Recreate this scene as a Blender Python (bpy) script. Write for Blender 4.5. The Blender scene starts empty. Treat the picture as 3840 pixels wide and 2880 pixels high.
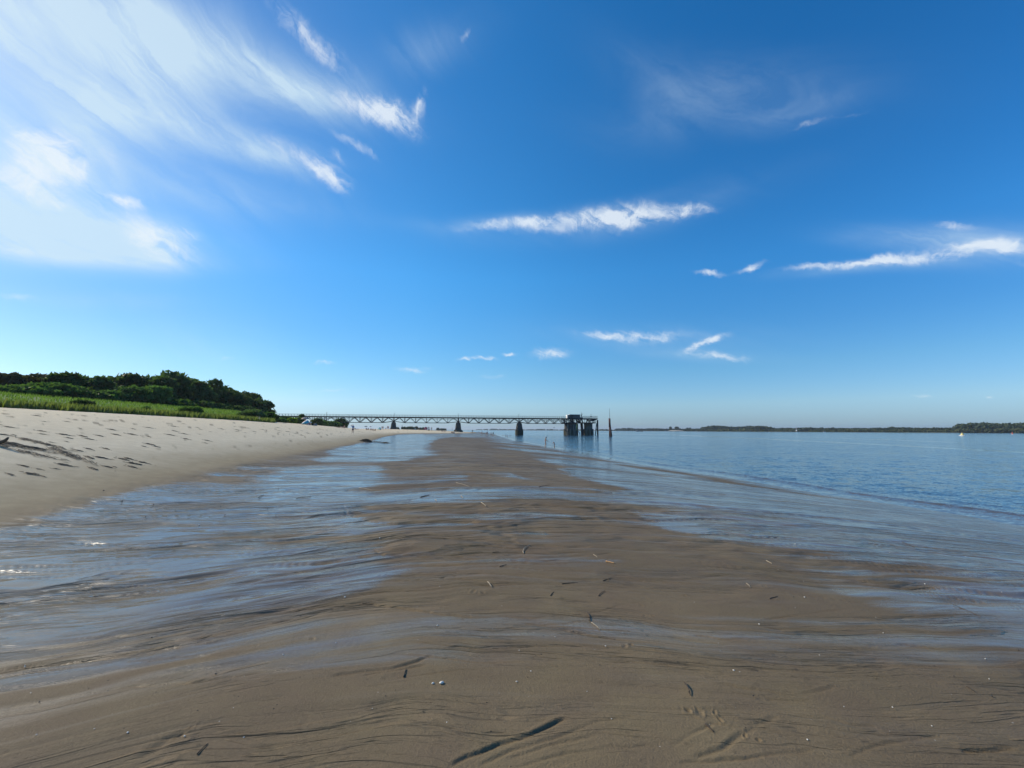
import bpy, bmesh, math, random
import numpy as np
from mathutils import Vector, Matrix, Euler
rnd = random.Random(11)
scene = bpy.context.scene
COL = scene.collection
R = math.radians

# ---------------------------------------------------------------- camera
H = 2.75                       # eye height above the river, 1.65 m above the flat
F = 1500.0                     # focal length in photo pixels (photo 3840 wide)
PITCH, ROLL = R(6.56), R(0.18)
cam = bpy.data.cameras.new('camera'); camo = bpy.data.objects.new('camera', cam)
COL.objects.link(camo)
CM = Euler((math.pi/2 + PITCH, 0, 0)).to_matrix() @ Matrix.Rotation(ROLL, 3, 'Z')
camo.matrix_world = Matrix.Translation((0, 0, H)) @ CM.to_4x4()
cam.sensor_width = 36; cam.lens = 36*F/3840; cam.clip_start = 0.05; cam.clip_end = 30000
scene.camera = camo
CMn = np.array(CM)
def raydir(px, py):
    v = np.array([(px-1920)/F, (1440-py)/F, -1.0]); return CMn @ v
# ---------------------------------------------------------------- colour management
vs = scene.view_settings
scene.display_settings.display_device = 'sRGB'
vs.view_transform = 'Standard'; vs.look = 'None'; vs.gamma = 1; vs.use_curve_mapping = False
vs.exposure = 0.0
scene.cycles.sample_clamp_direct = 1.8; scene.cycles.sample_clamp_indirect = 4.0
# ---------------------------------------------------------------- sun and sky
SUN_AZ, SUN_EL = R(-71), R(31)           # left of the view and ahead
sd = Vector((math.sin(SUN_AZ)*math.cos(SUN_EL), math.cos(SUN_AZ)*math.cos(SUN_EL), math.sin(SUN_EL)))
sun = bpy.data.lights.new('sun', 'SUN'); suno = bpy.data.objects.new('sun', sun); COL.objects.link(suno)
sun.energy = 4.7; sun.angle = R(0.55); sun.color = (1.0, 0.90, 0.73)
suno.rotation_euler = sd.to_track_quat('Z', 'Y').to_euler()
world = bpy.data.worlds.new('World'); scene.world = world; world.use_nodes = True

class NT:
    """small helper for building node trees"""
    def __init__(s, nt): s.t = nt; nt.nodes.clear()
    def n(s, ty, **kw):
        o = s.t.nodes.new(ty)
        for k, v in kw.items(): setattr(o, k, v)
        return o
    def lk(s, a, b): s.t.links.new(a, b)
    def put(s, sock, v):
        if isinstance(v, bpy.types.NodeSocket): s.lk(v, sock)
        elif v is not None: sock.default_value = v
    def m(s, op, a, b=None, c=None, clamp=False):
        o = s.n('ShaderNodeMath', operation=op); o.use_clamp = clamp
        for i, v in enumerate((a, b, c)): s.put(o.inputs[i], v)
        return o.outputs[0]
    def v(s, op, a, b=None, sc=None):
        o = s.n('ShaderNodeVectorMath', operation=op)
        s.put(o.inputs[0], a); s.put(o.inputs[1], b)
        if sc is not None: s.put(o.inputs['Scale'], sc)
        return o.outputs['Value'] if op in ('DOT_PRODUCT', 'LENGTH') else o.outputs[0]
    def mr(s, v, a, b, c=0.0, d=1.0, smooth=False):
        o = s.n('ShaderNodeMapRange'); o.interpolation_type = 'SMOOTHSTEP' if smooth else 'LINEAR'
        s.put(o.inputs[0], v)
        for i, x in enumerate((a, b, c, d)): s.put(o.inputs[1+i], x)
        return o.outputs[0]
    def mix(s, f, a, b, bt='MIX'):
        o = s.n('ShaderNodeMix', data_type='RGBA', blend_type=bt)
        s.put(o.inputs[0], f); s.put(o.inputs[6], a); s.put(o.inputs[7], b)
        return o.outputs[2]
    def noise(s, vec, scale, det=4, rough=.5, dist=0, dim='3D', col=False):
        o = s.n('ShaderNodeTexNoise', noise_dimensions=dim)
        s.put(o.inputs['Vector'], vec); s.put(o.inputs['Scale'], scale)
        o.inputs['Detail'].default_value = det; o.inputs['Roughness'].default_value = rough
        o.inputs['Distortion'].default_value = dist
        return o.outputs['Color' if col else 'Fac']
    def xyz(s, x, y, z=0.0):
        o = s.n('ShaderNodeCombineXYZ')
        for i, q in enumerate((x, y, z)): s.put(o.inputs[i], q)
        return o.outputs[0]
    def sep(s, v):
        o = s.n('ShaderNodeSeparateXYZ'); s.lk(v, o.inputs[0]); return o.outputs
    def ramp(s, f, pts):
        o = s.n('ShaderNodeValToRGB'); s.put(o.inputs[0], f); e = o.color_ramp.elements
        while len(e) > 1: e.remove(e[-1])
        for i, (p, c) in enumerate(pts):
            q = e[0] if i == 0 else e.new(p)
            q.position = p; q.color = (*c, 1)
        return o.outputs[0]

def build_sky():
    w = NT(world.node_tree)
    tc = w.n('ShaderNodeTexCoord')
    dirv = tc.outputs['Generated']
    sky = w.n('ShaderNodeTexSky', sky_type='NISHITA'); sky.sun_disc = False
    sky.sun_elevation = SUN_EL; sky.sun_rotation = SUN_AZ
    sky.altitude = 0; sky.air_density = 1.0; sky.dust_density = 0.35; sky.ozone_density = 3.2
    base = w.v('SCALE', sky.outputs[0], sc=SKY_STR)
    hs = w.n('ShaderNodeHueSaturation'); hs.inputs['Saturation'].default_value = SKY_SAT
    hs.inputs['Hue'].default_value = SKY_HUE
    w.lk(base, hs.inputs['Color'])
    skyc = hs.outputs[0]
    x, y, z = w.sep(dirv)
    # tune the model sky: deeper mid sky, bluer horizon, less glow on the sunward side
    zr = w.ramp(w.m('MAXIMUM', z, 0.0), [(p_, tuple(c_*.5 for c_ in k_)) for p_, k_ in SKY_Z])
    xr = w.ramp(w.mr(x, -1, 1), [(p_, tuple(c_*.5 for c_ in k_)) for p_, k_ in SKY_X])
    tint = w.v('SCALE', w.v('MULTIPLY', zr, xr), sc=4.0)
    skyc = w.v('MULTIPLY', skyc, w.mix(w.mr(z, 0.0, .22), w.v('SCALE', zr, sc=2.0), tint))
    az = w.m('ARCTAN2', x, y); el = w.m('ARCSINE', z)
    P = w.xyz(az, el, 0.0)
    # wisps: large swirl, fine combing
    n1 = w.noise(P, 2.2, 3, .5, 0, '2D', True)
    n2 = w.noise(w.v('ADD', P, (3.1, 1.7, 0)), 11, 4, .6, 0.3, '2D', True)
    n3 = w.noise(w.v('ADD', P, (7.7, 4.2, 0)), 46, 3, .6, 0.2, '2D', True)
    W = w.v('ADD', P, w.v('SCALE', w.v('SUBTRACT', n1, (.5, .5, .5)), sc=0.05))
    Wf = w.v('ADD', W, w.v('SCALE', w.v('SUBTRACT', n2, (.5, .5, .5)), sc=0.016))
    Wf = w.v('ADD', Wf, w.v('SCALE', w.v('SUBTRACT', n3, (.5, .5, .5)), sc=0.013))
    def dir_uv(px, py):
        d = raydir(px*3840/2212, py*3840/2212); d = d/np.linalg.norm(d)
        return np.array([math.atan2(d[0], d[1]), math.asin(d[2])])
    def blob(src, cx, cy, a, b, ang, amp):
        c = dir_uv(cx, cy); t = R(ang)
        e1 = dir_uv(cx+math.cos(t)*8, cy+math.sin(t)*8) - c
        e2 = dir_uv(cx-math.sin(t)*8, cy+math.cos(t)*8) - c
        M = np.array([e1*a/8, e2*b/8]).T
        I = np.linalg.inv(M)
        d = w.v('SUBTRACT', src, (float(c[0]), float(c[1]), 0))
        u = w.v('DOT_PRODUCT', d, (float(I[0, 0]), float(I[0, 1]), 0))
        v = w.v('DOT_PRODUCT', d, (float(I[1, 0]), float(I[1, 1]), 0))
        q = w.m('MULTIPLY_ADD', v, v, w.m('MULTIPLY', u, u))
        return w.m('MULTIPLY', w.m('EXPONENT', w.m('MULTIPLY', q, -1.0)), amp)
    def total(src, L):
        s_ = None
        for bl in L:
            b_ = blob(src, *bl); s_ = b_ if s_ is None else w.m('ADD', s_, b_)
        return s_
    veil = total(W, VEIL); wisp = total(Wf, WISP)
    # combed fibres, running with the wind (left to right, drooping)
    rot = w.n('ShaderNodeMapping'); rot.inputs['Rotation'].default_value = (0, 0, R(24))
    w.lk(Wf, rot.inputs[0])
    fib = w.v('MULTIPLY', rot.outputs[0], (4.2, 30, 1))
    fn = w.noise(fib, 1.0, 5, .62, .6, '2D')
    fl = w.noise(w.v('MULTIPLY', W, (2.2, 5.0, 1)), 1.3, 4, .55, .4, '2D')
    fw0 = w.noise(w.v('ADD', w.v('MULTIPLY', rot.outputs[0], (1.6, 7, 1)), (3, 9, 0)), 1.5, 6, .66, .8, '2D')
    veil = w.m('MULTIPLY', veil, w.mr(fl, .25, .75, .55, 1.25))
    veil = w.m('ADD', w.m('MULTIPLY', veil, w.mr(fw0, .32, .68, .42, 1.42)), 0.0)
    fw = w.m('ADD', w.m('MULTIPLY', fn, .5), w.m('MULTIPLY', w.noise(Wf, 16, 5, .68, .5, '2D'), .5))
    wd = w.m('MULTIPLY', wisp, w.mr(fw, .33, .66, .10, 1.5))
    wd = w.mr(wd, .08, 1.4, 0, 1, True)
    vd = w.mr(veil, 0.0, 1.25, 0, .80)
    col = w.mix(vd, skyc, (*CLOUD_V, 1))
    col = w.mix(w.m('MULTIPLY', wd, .78), col, (*CLOUD_W, 1))
    # below the horizon: plain dim ground bounce
    bg = w.n('ShaderNodeBackground'); w.lk(col, bg.inputs[0]); bg.inputs[1].default_value = SKY_BG
    out = w.n('ShaderNodeOutputWorld'); w.lk(bg.outputs[0], out.inputs[0])
SKY_BG = 0.1
SKY_STR = 1.0
SKY_SAT = 1.35; SKY_HUE = 0.5
SKY_Z = [(0, (.56, .86, 1.60)), (.025, (.68, .93, 1.50)), (.06, (.94, 1.12, 1.42)), (.14, (1.16, 1.36, 1.44)), (.36, (1.52, 1.86, 1.86)), (.6, (1.80, 1.82, 1.80)), (1, (1.9, 1.8, 1.8))]
SKY_X = [(.05, (.62, .64, .65)), (.22, (.84, .86, .86)), (.38, (1.0, 1.0, .97)), (.5, (1.02, 1.02, 1)), (.75, (.86, .92, .97)), (.95, (.78, .83, .93))]
CLOUD_V = (6.7, 8.4, 9.4); CLOUD_W = (8.6, 9.3, 9.9)
# (centre x, centre y, half length, half height, angle, weight) of the soft veils and of the bright wisps
VEIL = [(180, 140, 420, 120, 14, .45), (150, 545, 330, 26, 6, .75), (60, 440, 220, 60, 0, .45), (380, 420, 260, 60, 10, .2), (1150, 478, 200, 16, -7, .35), (1850, 585, 160, 12, -3, .3), (1500, 765, 120, 12, 4, .25), (60, 30, 330, 120, 10, .8), (330, 90, 330, 100, 20, .75), (560, 170, 260, 60, 22, .6), (120, 250, 300, 110, 5, .6),
        (420, 300, 260, 45, 14, .55), (600, 345, 110, 32, 25, .6), (40, 370, 200, 70, 0, .8), (200, 500, 260, 55, 8, 1.0),
        (340, 525, 90, 40, 8, .8), (20, 470, 200, 70, 0, .5), (700, 215, 130, 42, 14, .7), (560, 440, 180, 40, 12, .22),
        (1540, 190, 220, 60, 8, .2), (1700, 260, 130, 30, -15, .2), (1460, 250, 200, 60, -10, .12), (920, 110, 120, 50, -20, .18),
        (1960, 520, 160, 24, 2, .35), (2130, 535, 150, 34, -4, .5), (1280, 490, 260, 28, -8, .2), (1380, 730, 190, 26, 2, .25),
        (150, 640, 200, 20, 4, .25), (250, 760, 320, 90, 0, .18)]
WISP = [(650, 60, 95, 26, 48, .75), (720, 130, 75, 22, 42, .6), (790, 235, 95, 30, 14, 1.0), (865, 262, 60, 26, 40, .9),
        (905, 225, 34, 12, 110, 1.0), (650, 350, 95, 20, 30, .9), (715, 400, 45, 16, 35, .9), (770, 320, 60, 12, 25, .7),
        (720, 345, 22, 10, 50, .7), (90, 320, 90, 42, 30, 1.1), (30, 385, 90, 40, 10, 1.2), (150, 360, 60, 34, 60, .9),
        (240, 352, 50, 24, 40, .6), (130, 435, 46, 14, 10, .8), (275, 438, 46, 10, 20, .8), (320, 510, 70, 34, 28, 1.1),
        (370, 545, 60, 24, 15, 1.0), (410, 512, 36, 14, 15, .8), (60, 540, 90, 12, 6, .5), (20, 632, 60, 10, 6, .6),
        (1100, 486, 110, 12, -6, .8), (1230, 480, 110, 20, -8, .95), (1350, 462, 60, 26, -5, 1.5), (1470, 458, 66, 17, -5, 1.2),
        (1800, 578, 95, 8, -3, .9), (1930, 570, 110, 12, -5, 1.1), (2080, 545, 110, 17, -8, 1.1), (2190, 535, 70, 18, -4, .9),
        (2060, 495, 55, 9, 4, .8), (2200, 565, 40, 8, 0, .8), (1535, 587, 32, 6, 4, 1.0), (1630, 573, 32, 7, -15, 1.0),
        (1390, 722, 90, 15, 0, 1.0), (1300, 725, 50, 9, 5, .8), (1190, 766, 42, 12, 4, 1.1), (1520, 740, 56, 8, -18, 1.0),
        (1540, 768, 62, 9, 6, 1.0), (1020, 774, 26, 5, -8, .9), (1060, 770, 20, 5, 12, .8), (1108, 765, 14, 4, 0, .9),
        (900, 796, 40, 8, 4, .7), (700, 782, 26, 5, 0, .6), (1010, 75, 22, 8, -60, .5), (2000, 852, 22, 4, 0, .8),
        (1730, 285, 60, 8, -18, .38), (1840, 258, 50, 5, -8, .3), (495, 770, 18, 4, -10, .4), (1070, 812, 40, 6, 0, .4),
        (700, 838, 90, 4, 0, .4), (2140, 853, 12, 3, 0, .6), (1700, 873, 16, 2.5, 0, .5)]
build_sky()
# ---------------------------------------------------------------- helpers
def tag(o, label=None, cat=None, group=None, kind=None):
    if label: o['label'] = label
    if cat: o['category'] = cat
    if group: o['group'] = group
    if kind: o['kind'] = kind
    return o
def empty(name, loc, rz=0.0):
    o = bpy.data.objects.new(name, None); COL.objects.link(o); o.location = loc; o.rotation_euler = (0, 0, rz)
    o.empty_display_size = .3
    return o
def mesh_np(name, V, Fq, mats=None, parent=None, smooth=False, attrs=None, fmat=None):
    """V (n,3), Fq (m,4) or (m,3) arrays -> linked object"""
    me = bpy.data.meshes.new(name)
    V = np.asarray(V, np.float32); Fq = np.asarray(Fq, np.int32); k = Fq.shape[1]
    me.vertices.add(len(V)); me.vertices.foreach_set('co', V.ravel())
    me.loops.add(Fq.size); me.loops.foreach_set('vertex_index', Fq.ravel())
    me.polygons.add(len(Fq)); me.polygons.foreach_set('loop_start', np.arange(0, Fq.size, k, dtype=np.int32))
    me.polygons.foreach_set('loop_total', np.full(len(Fq), k, np.int32))
    if fmat is not None: me.polygons.foreach_set('material_index', np.asarray(fmat, np.int32))
    me.update(calc_edges=True)
    if smooth: me.polygons.foreach_set('use_smooth', np.ones(len(Fq), bool))
    for nm, arr in (attrs or {}).items():
        a = me.attributes.new(nm, 'FLOAT', 'POINT'); a.data.foreach_set('value', np.asarray(arr, np.float32))
    o = bpy.data.objects.new(name, me); COL.objects.link(o)
    for m_ in (mats or []): me.materials.append(m_)
    if parent: o.parent = parent
    return o
def material(name, fn=None, color=(.5, .5, .5), rough=.6, metal=0.0, spec=.5, var=.0, vscale=3.0, bump=0.0, bscale=20.0):
    m_ = bpy.data.materials.new(name); m_.use_nodes = True
    w = NT(m_.node_tree)
    out = w.n('ShaderNodeOutputMaterial'); p = w.n('ShaderNodeBsdfPrincipled')
    w.lk(p.outputs[0], out.inputs[0])
    p.inputs['Base Color'].default_value = (*color, 1); p.inputs['Roughness'].default_value = rough
    p.inputs['Metallic'].default_value = metal; p.inputs['Specular IOR Level'].default_value = spec
    if fn: fn(w, p, out)
    elif var or bump:
        tc = w.n('ShaderNodeTexCoord').outputs['Object']
        if var:
            n_ = w.noise(tc, vscale, 5, .6)
            f = w.mr(n_, .25, .75, 1-var, 1+var)
            w.lk(w.v('SCALE', (color[0], color[1], color[2]), sc=f), p.inputs['Base Color'])
        if bump:
            b = w.n('ShaderNodeBump'); b.inputs['Strength'].default_value = bump; b.inputs['Distance'].default_value = .05
            w.lk(w.noise(tc, bscale, 4), b.inputs['Height']); w.lk(b.outputs[0], p.inputs['Normal'])
    return m_
# numpy gradient noise ----------------------------------------------------
_pr = np.random.RandomState(5); _perm = _pr.permutation(4096); _ga = _pr.rand(4096)*2*np.pi
_gx, _gy = np.cos(_ga), np.sin(_ga)
def pnoise(x, y):
    xi = np.floor(x).astype(np.int64); yi = np.floor(y).astype(np.int64); fx = x-xi; fy = y-yi
    u = fx*fx*fx*(fx*(fx*6-15)+10); v = fy*fy*fy*(fy*(fy*6-15)+10)
    def g(i, j):
        h = _perm[(_perm[(xi+i) & 4095] + yi + j) & 4095]
        return _gx[h]*(fx-i) + _gy[h]*(fy-j)
    return ((g(0, 0)*(1-u)+g(1, 0)*u)*(1-v) + (g(0, 1)*(1-u)+g(1, 1)*u)*v)*1.5
def fbm(x, y, o=4, r=.5):
    s = 0; a = 1; t = 0
    for i in range(o):
        s = s + a*pnoise(x*2**i+i*17.3, y*2**i-i*9.1); t += a; a *= r
    return s/t
def sstep(a, b, x):
    t = np.clip((x-a)/(b-a), 0, 1); return t*t*(3-2*t)
# ---------------------------------------------------------------- land form (river surface is z = 0)
def smooth_curve(pts):
    ys = np.array([p[0] for p in pts], float); xs = np.array([p[1] for p in pts], float)
    # uniform-in-log resample and smooth a little
    yy = np.concatenate([np.linspace(-60, 0, 61)[:-1], np.geomspace(1, 10000, 900)-1])
    xx = np.interp(yy, ys, xs)
    k = np.ones(13)/13; pad = np.pad(xx, 6, mode='edge'); xx2 = np.convolve(pad, k, 'valid')
    return lambda y: np.interp(y, yy, xx2)
xw_c = smooth_curve([(-60, 20), (0, 16.5), (11.7, 15), (14.5, 14.7), (18, 13.6), (23.8, 12.8), (32.5, 10.4), (42.6, 8.7), (69, 5.8),
                     (103, .8), (150, -2.5), (200, -6.5), (256, -12), (300, -18), (400, -45), (600, -140), (1000, -350), (2000, -900), (10000, -5000)])
xb_c = smooth_curve([(-60, -5), (0, -7), (7, -9), (12, -10.8), (20, -12.8), (38, -16.5), (60, -21), (94, -30), (130, -38), (160, -45), (182, -48), (190, -44),
                     (196, -32), (203, -20), (215, -19), (256, -23), (300, -27), (400, -54), (600, -150), (1000, -360), (2000, -912), (10000, -5012)])
amp_t = ([-60, 90, 150, 200, 300, 10000], [4.0, 4.0, 3.6, 2.3, 1.7, 1.6])
PT = np.linspace(-.3, 1.3, 321)
PZ = np.interp(PT, [-.3, 0, .15, .4, .6, .8, 1, 1.3], [.95, .95, .92, 1.08, .93, .5, 0, -.75])
PZ = np.convolve(np.pad(PZ, 22, mode='edge'), np.hanning(45)/np.hanning(45).sum(), 'valid')
def macro(x, y):
    x = np.asarray(x, float); y = np.asarray(y, float)
    xb = xb_c(y); xw = xw_c(y)
    u = x-xb; t = u/np.maximum(xw-xb, 4)
    z = np.interp(t, PT, PZ)
    z = np.where(x > xw, -np.minimum(.055*(x-xw), 3.0), z)
    v = .5*(np.sqrt(u*u+1.2)-u)
    A = np.interp(y, *amp_t)
    z = z + A*(1-np.exp(-(v/np.interp(y, [100, 190], [14, 20]))**1.15))*sstep(14, 3, u)
    dike = 1.9*sstep(42, 64, -x)*sstep(-3, 9, -x-.60*y)*sstep(-80, -20, y+0*x)
    return z + dike
def to_ground(px, py, off=0.0):
    """ground point seen in the photo at full-resolution pixel"""
    px = np.atleast_1d(np.asarray(px, float)); py = np.atleast_1d(np.asarray(py, float))
    D = CMn @ np.array([(px-1920)/F, (1440-py)/F, -np.ones_like(px)])
    D = D/D[1]
    ys = np.concatenate([np.linspace(1, 30, 1500), np.geomspace(30.02, 1200, 2500)])
    X = D[0][:, None]*ys; Z = H + D[2][:, None]*ys
    g = macro(X, np.broadcast_to(ys, X.shape)); g = np.maximum(g, off)
    hit = Z < g
    i = np.where(hit.any(1), hit.argmax(1), len(ys)-1)
    yy = ys[i]
    return D[0]*yy, yy
def ground_rot(x, y, rz=0.0):
    """rotation that lays a thing flat on the slope"""
    e = .4; nx = -(float(macro(x+e, y))-float(macro(x-e, y)))/(2*e); ny = -(float(macro(x, y+e))-float(macro(x, y-e)))/(2*e)
    q = Vector((0, 0, 1)).rotation_difference(Vector((nx, ny, 1)).normalized())
    return (q @ Euler((0, 0, rz)).to_quaternion()).to_euler()
def G(px, py):
    x, y = to_ground(px, py); x, y = float(x[0]), float(y[0])
    return x, y, float(macro(x, y))
K = 3840/2212.0
# ---------------------------------------------------------------- hand-placed features, traced in 2212-wide photo pixels, laid on the ground
RILLS = [  # polyline, width m, depth m
 ([(0,1458),(70,1447),(200,1425),(330,1405),(440,1392),(540,1378)], .028, .009),
 ([(0,1478),(60,1462),(160,1447),(290,1430),(430,1417),(560,1410)], .022, .008),
 ([(0,1532),(60,1522),(160,1505),(240,1490),(330,1480)], .022, .009),
 ([(240,1487),(420,1475),(560,1455),(640,1445)], .02, .010),
 ([(25,1395),(120,1388),(200,1380),(330,1372)], .022, .011),
 ([(185,1290),(250,1288),(330,1280),(398,1272)], .03, .018),
 ([(232,1241),(300,1240),(380,1250)], .03, .012),
 ([(475,1345),(520,1336),(570,1328)], .018, .010),
 ([(730,1305),(800,1307),(870,1315),(950,1328),(1020,1334),(1120,1335),(1230,1333)], .024, .013),
 ([(0,1545),(80,1530),(190,1518)], .014, .006),
 ([(960,1665),(1010,1640),(1080,1610),(1140,1590),(1200,1566),(1240,1545)], .022, .017),
 ([(1020,1668),(1110,1625),(1200,1595),(1290,1560),(1400,1545)], .022, .008),
 ([(1080,1650),(1180,1618),(1300,1590),(1420,1585)], .02, .007),
 ([(1100,1662),(1220,1635),(1330,1615),(1450,1608)], .018, .006),
 ([(700,1465),(780,1455),(850,1445),(900,1430),(940,1415)], .026, .014),
 ([(780,1462),(860,1448),(930,1435)], .018, .009),
 ([(840,1470),(960,1452),(1100,1440)], .012, .004),
 ([(1230,1332),(1290,1322),(1350,1305),(1400,1300)], .018, .007),
 ([(1120,1350),(1200,1349),(1300,1340)], .02, .010),
 ([(800,1185),(830,1195),(880,1196),(960,1192),(1010,1182)], .04, .018),
 ([(740,1085),(750,1110),(790,1125),(850,1132),(930,1130)], .05, .018),
 ([(820,1245),(880,1244),(950,1240),(1010,1233)], .03, .014),
 ([(570,1078),(620,1073),(670,1070)], .05, .015), ([(355,1192),(390,1188),(415,1184)], .03, .014),
 ([(1490,1372),(1560,1382),(1640,1380),(1720,1378)], .018, .008),
 ([(1640,1342),(1720,1330),(1780,1322),(1850,1315)], .018, .008),
 ([(1480,1650),(1560,1622),(1600,1590),(1640,1568),(1690,1548)], .026, .010),
 ([(1700,1548),(1780,1555),(1850,1568),(1900,1575)], .018, .005),
 ([(1650,1560),(1600,1572),(1540,1570),(1490,1590),(1440,1620)], .02, .007),
 ([(1820,1640),(1900,1615),(1980,1600),(2050,1595)], .018, .007),
 ([(1450,1655),(1560,1645),(1680,1632),(1790,1620)], .018, .008),
 ([(1540,1478),(1640,1492),(1720,1502),(1790,1490),(1810,1482)], .022, .008),
 ([(1650,1508),(1700,1512),(1760,1510)], .018, .007), ([(2070,1625),(2140,1622),(2200,1620)], .02, .012),
 ([(1860,1400),(1950,1395),(2050,1405)], .02, .007), ([(300,1640),(360,1600),(410,1575)], .05, .012),
 ([(0,1165),(60,1163),(160,1160)], .04, .014), ([(0,1120),(90,1124),(160,1123)], .05, .014), ([(90,1110),(200,1105),(240,1103)], .05, .014),
 ([(0,1105),(80,1100),(160,1101)], .05, .01), ([(160,1068),(260,1062)], .07, .018), ([(280,1050),(360,1045)], .07, .018), ([(30,1145),(130,1140)], .04, .01),
]
# drained brown patches (1) and films of water (2), in 2212-wide photo pixels
DRAINED = [
 [(925,958),(945,950),(985,944),(1040,948),(1060,965),(1120,985),(1180,1005),(1240,1025),(1150,1020),(1060,1003),(1010,985),(960,975)],
 [(760,1092),(850,1088),(960,1093),(1100,1100),(1010,1110),(900,1104),(800,1102)],
 [(752,1103),(800,1106),(900,1111),(1010,1118),(1080,1126),(980,1130),(860,1131),(790,1124)],
 [(1100,1078),(1220,1076),(1340,1095),(1420,1130),(1400,1126),(1250,1118),(1100,1096)],
 [(820,1180),(860,1160),(960,1150),(1100,1145),(1150,1160),(1060,1178),(960,1190),(860,1196)],
 [(1160,1120),(1420,1135),(1520,1165),(1640,1210),(1760,1262),(1880,1318),(1900,1338),(1700,1340),(1500,1338),(1300,1335),(1100,1335),(950,1328),(850,1312),(800,1275),(830,1240),(930,1215),(1060,1210),(1200,1215),(1330,1212),(1380,1195),(1300,1185),(1200,1175),(1180,1150)],
 [(-200,1540),(100,1515),(300,1490),(600,1460),(860,1440),(1080,1405),(1250,1400),(1500,1420),(1750,1440),(2000,1425),(2150,1418),(2600,1430),(2600,1900),(-300,1900)],
 [(1050,1000),(1130,1008),(1250,1030),(1380,1060),(1330,1062),(1200,1045),(1120,1030)],
 [(1000,1020),(1110,1030),(1180,1048),(1080,1052),(1010,1040)],
]
FILM = [
 [(700,940),(900,938),(935,950),(915,965),(960,985),(850,1000),(760,1060),(740,1100),(560,1130),(420,1160),(200,1190),(60,1230),(-100,1260),(-200,1180),(200,1110),(500,1060),(650,1005),(740,960)],
 [(1150,990),(1300,1000),(1500,1030),(1800,1080),(2212,1150),(2400,1190),(2400,1260),(2150,1240),(1900,1210),(1650,1150),(1450,1100),(1300,1050)],
 [(-300,1230),(300,1195),(600,1180),(780,1200),(800,1262),(740,1300),(500,1335),(300,1385),(60,1430),(-300,1480)],
 [(420,1420),(700,1375),(1000,1345),(1300,1350),(1700,1345),(2212,1330),(2400,1380),(2100,1418),(1700,1430),(1300,1395),(1080,1398),(800,1440),(500,1450)],
 [(1900,1300),(2212,1250),(2500,1260),(2500,1330),(2212,1340),(1980,1345)],
 [(1350,1095),(1480,1120),(1620,1155),(1560,1160),(1440,1128)],
]
def seg_dist(X, Y, pts):
    """distance to a polyline and the relative position along it"""
    best = np.full(X.shape, 1e9); pos = np.zeros(X.shape); n = len(pts)-1; side = np.zeros(X.shape)
    for i in range(n):
        ax, ay = pts[i]; bx, by = pts[i+1]; dx, dy = bx-ax, by-ay; L = dx*dx+dy*dy+1e-12
        t = np.clip(((X-ax)*dx+(Y-ay)*dy)/L, 0, 1)
        qx = X-(ax+t*dx); qy = Y-(ay+t*dy); d = np.sqrt(qx*qx+qy*qy)
        m_ = d < best; best = np.where(m_, d, best); pos = np.where(m_, (i+t)/n, pos)
        side = np.where(m_, np.sign(dx*qy-dy*qx), side)
    return best, pos, side
def poly_mask(X, Y, poly, soft):
    px = np.array([p[0]*K for p in poly]); py = np.array([p[1]*K for p in poly])
    gx, gy = to_ground(px, py)
    inside = np.zeros(X.shape, bool); n = len(gx); j = n-1
    for i in range(n):
        c = ((gy[i] > Y) != (gy[j] > Y)) & (X < (gx[j]-gx[i])*(Y-gy[i])/(gy[j]-gy[i]+1e-9)+gx[i])
        inside ^= c; j = i
    d, _, _ = seg_dist(X, Y, list(zip(gx, gy))+[(gx[0], gy[0])])
    return sstep(-1, 1, np.where(inside, d, -d)/soft)
def ground_grid():
    th = np.concatenate([np.linspace(-180, -62, 60)[:-1], np.linspace(-62, 62, 1150), np.linspace(62, 180, 60)[1:]])
    inv = np.linspace(1/1.45, 1/60., 700)
    d = np.concatenate([np.array([.02, .3, .6, .9, 1.1, 1.3]), 1/inv, np.geomspace(60, 420, 130)[1:], np.geomspace(420, 14000, 40)[1:]])
    return R(1)*th, d
def polar(th, d):
    X = np.sin(th)[None, :]*d[:, None]; Y = np.cos(th)[None, :]*d[:, None]
    n, m_ = X.shape
    i = np.arange(n-1)[:, None]*m_ + np.arange(m_-1)[None, :]
    Fq = np.stack([i, i+1, i+m_+1, i+m_], -1).reshape(-1, 4)[:, ::-1]
    return X, Y, Fq
def near_dir(x):          # the flow lines bow across the foreground
    return np.interp(x, [-8, -3, -1.77, -.4, .6, 2.3, 6], [.6, 2.37, 3.0, 3.25, 3.22, 2.95, 2.7])-3.1
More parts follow.
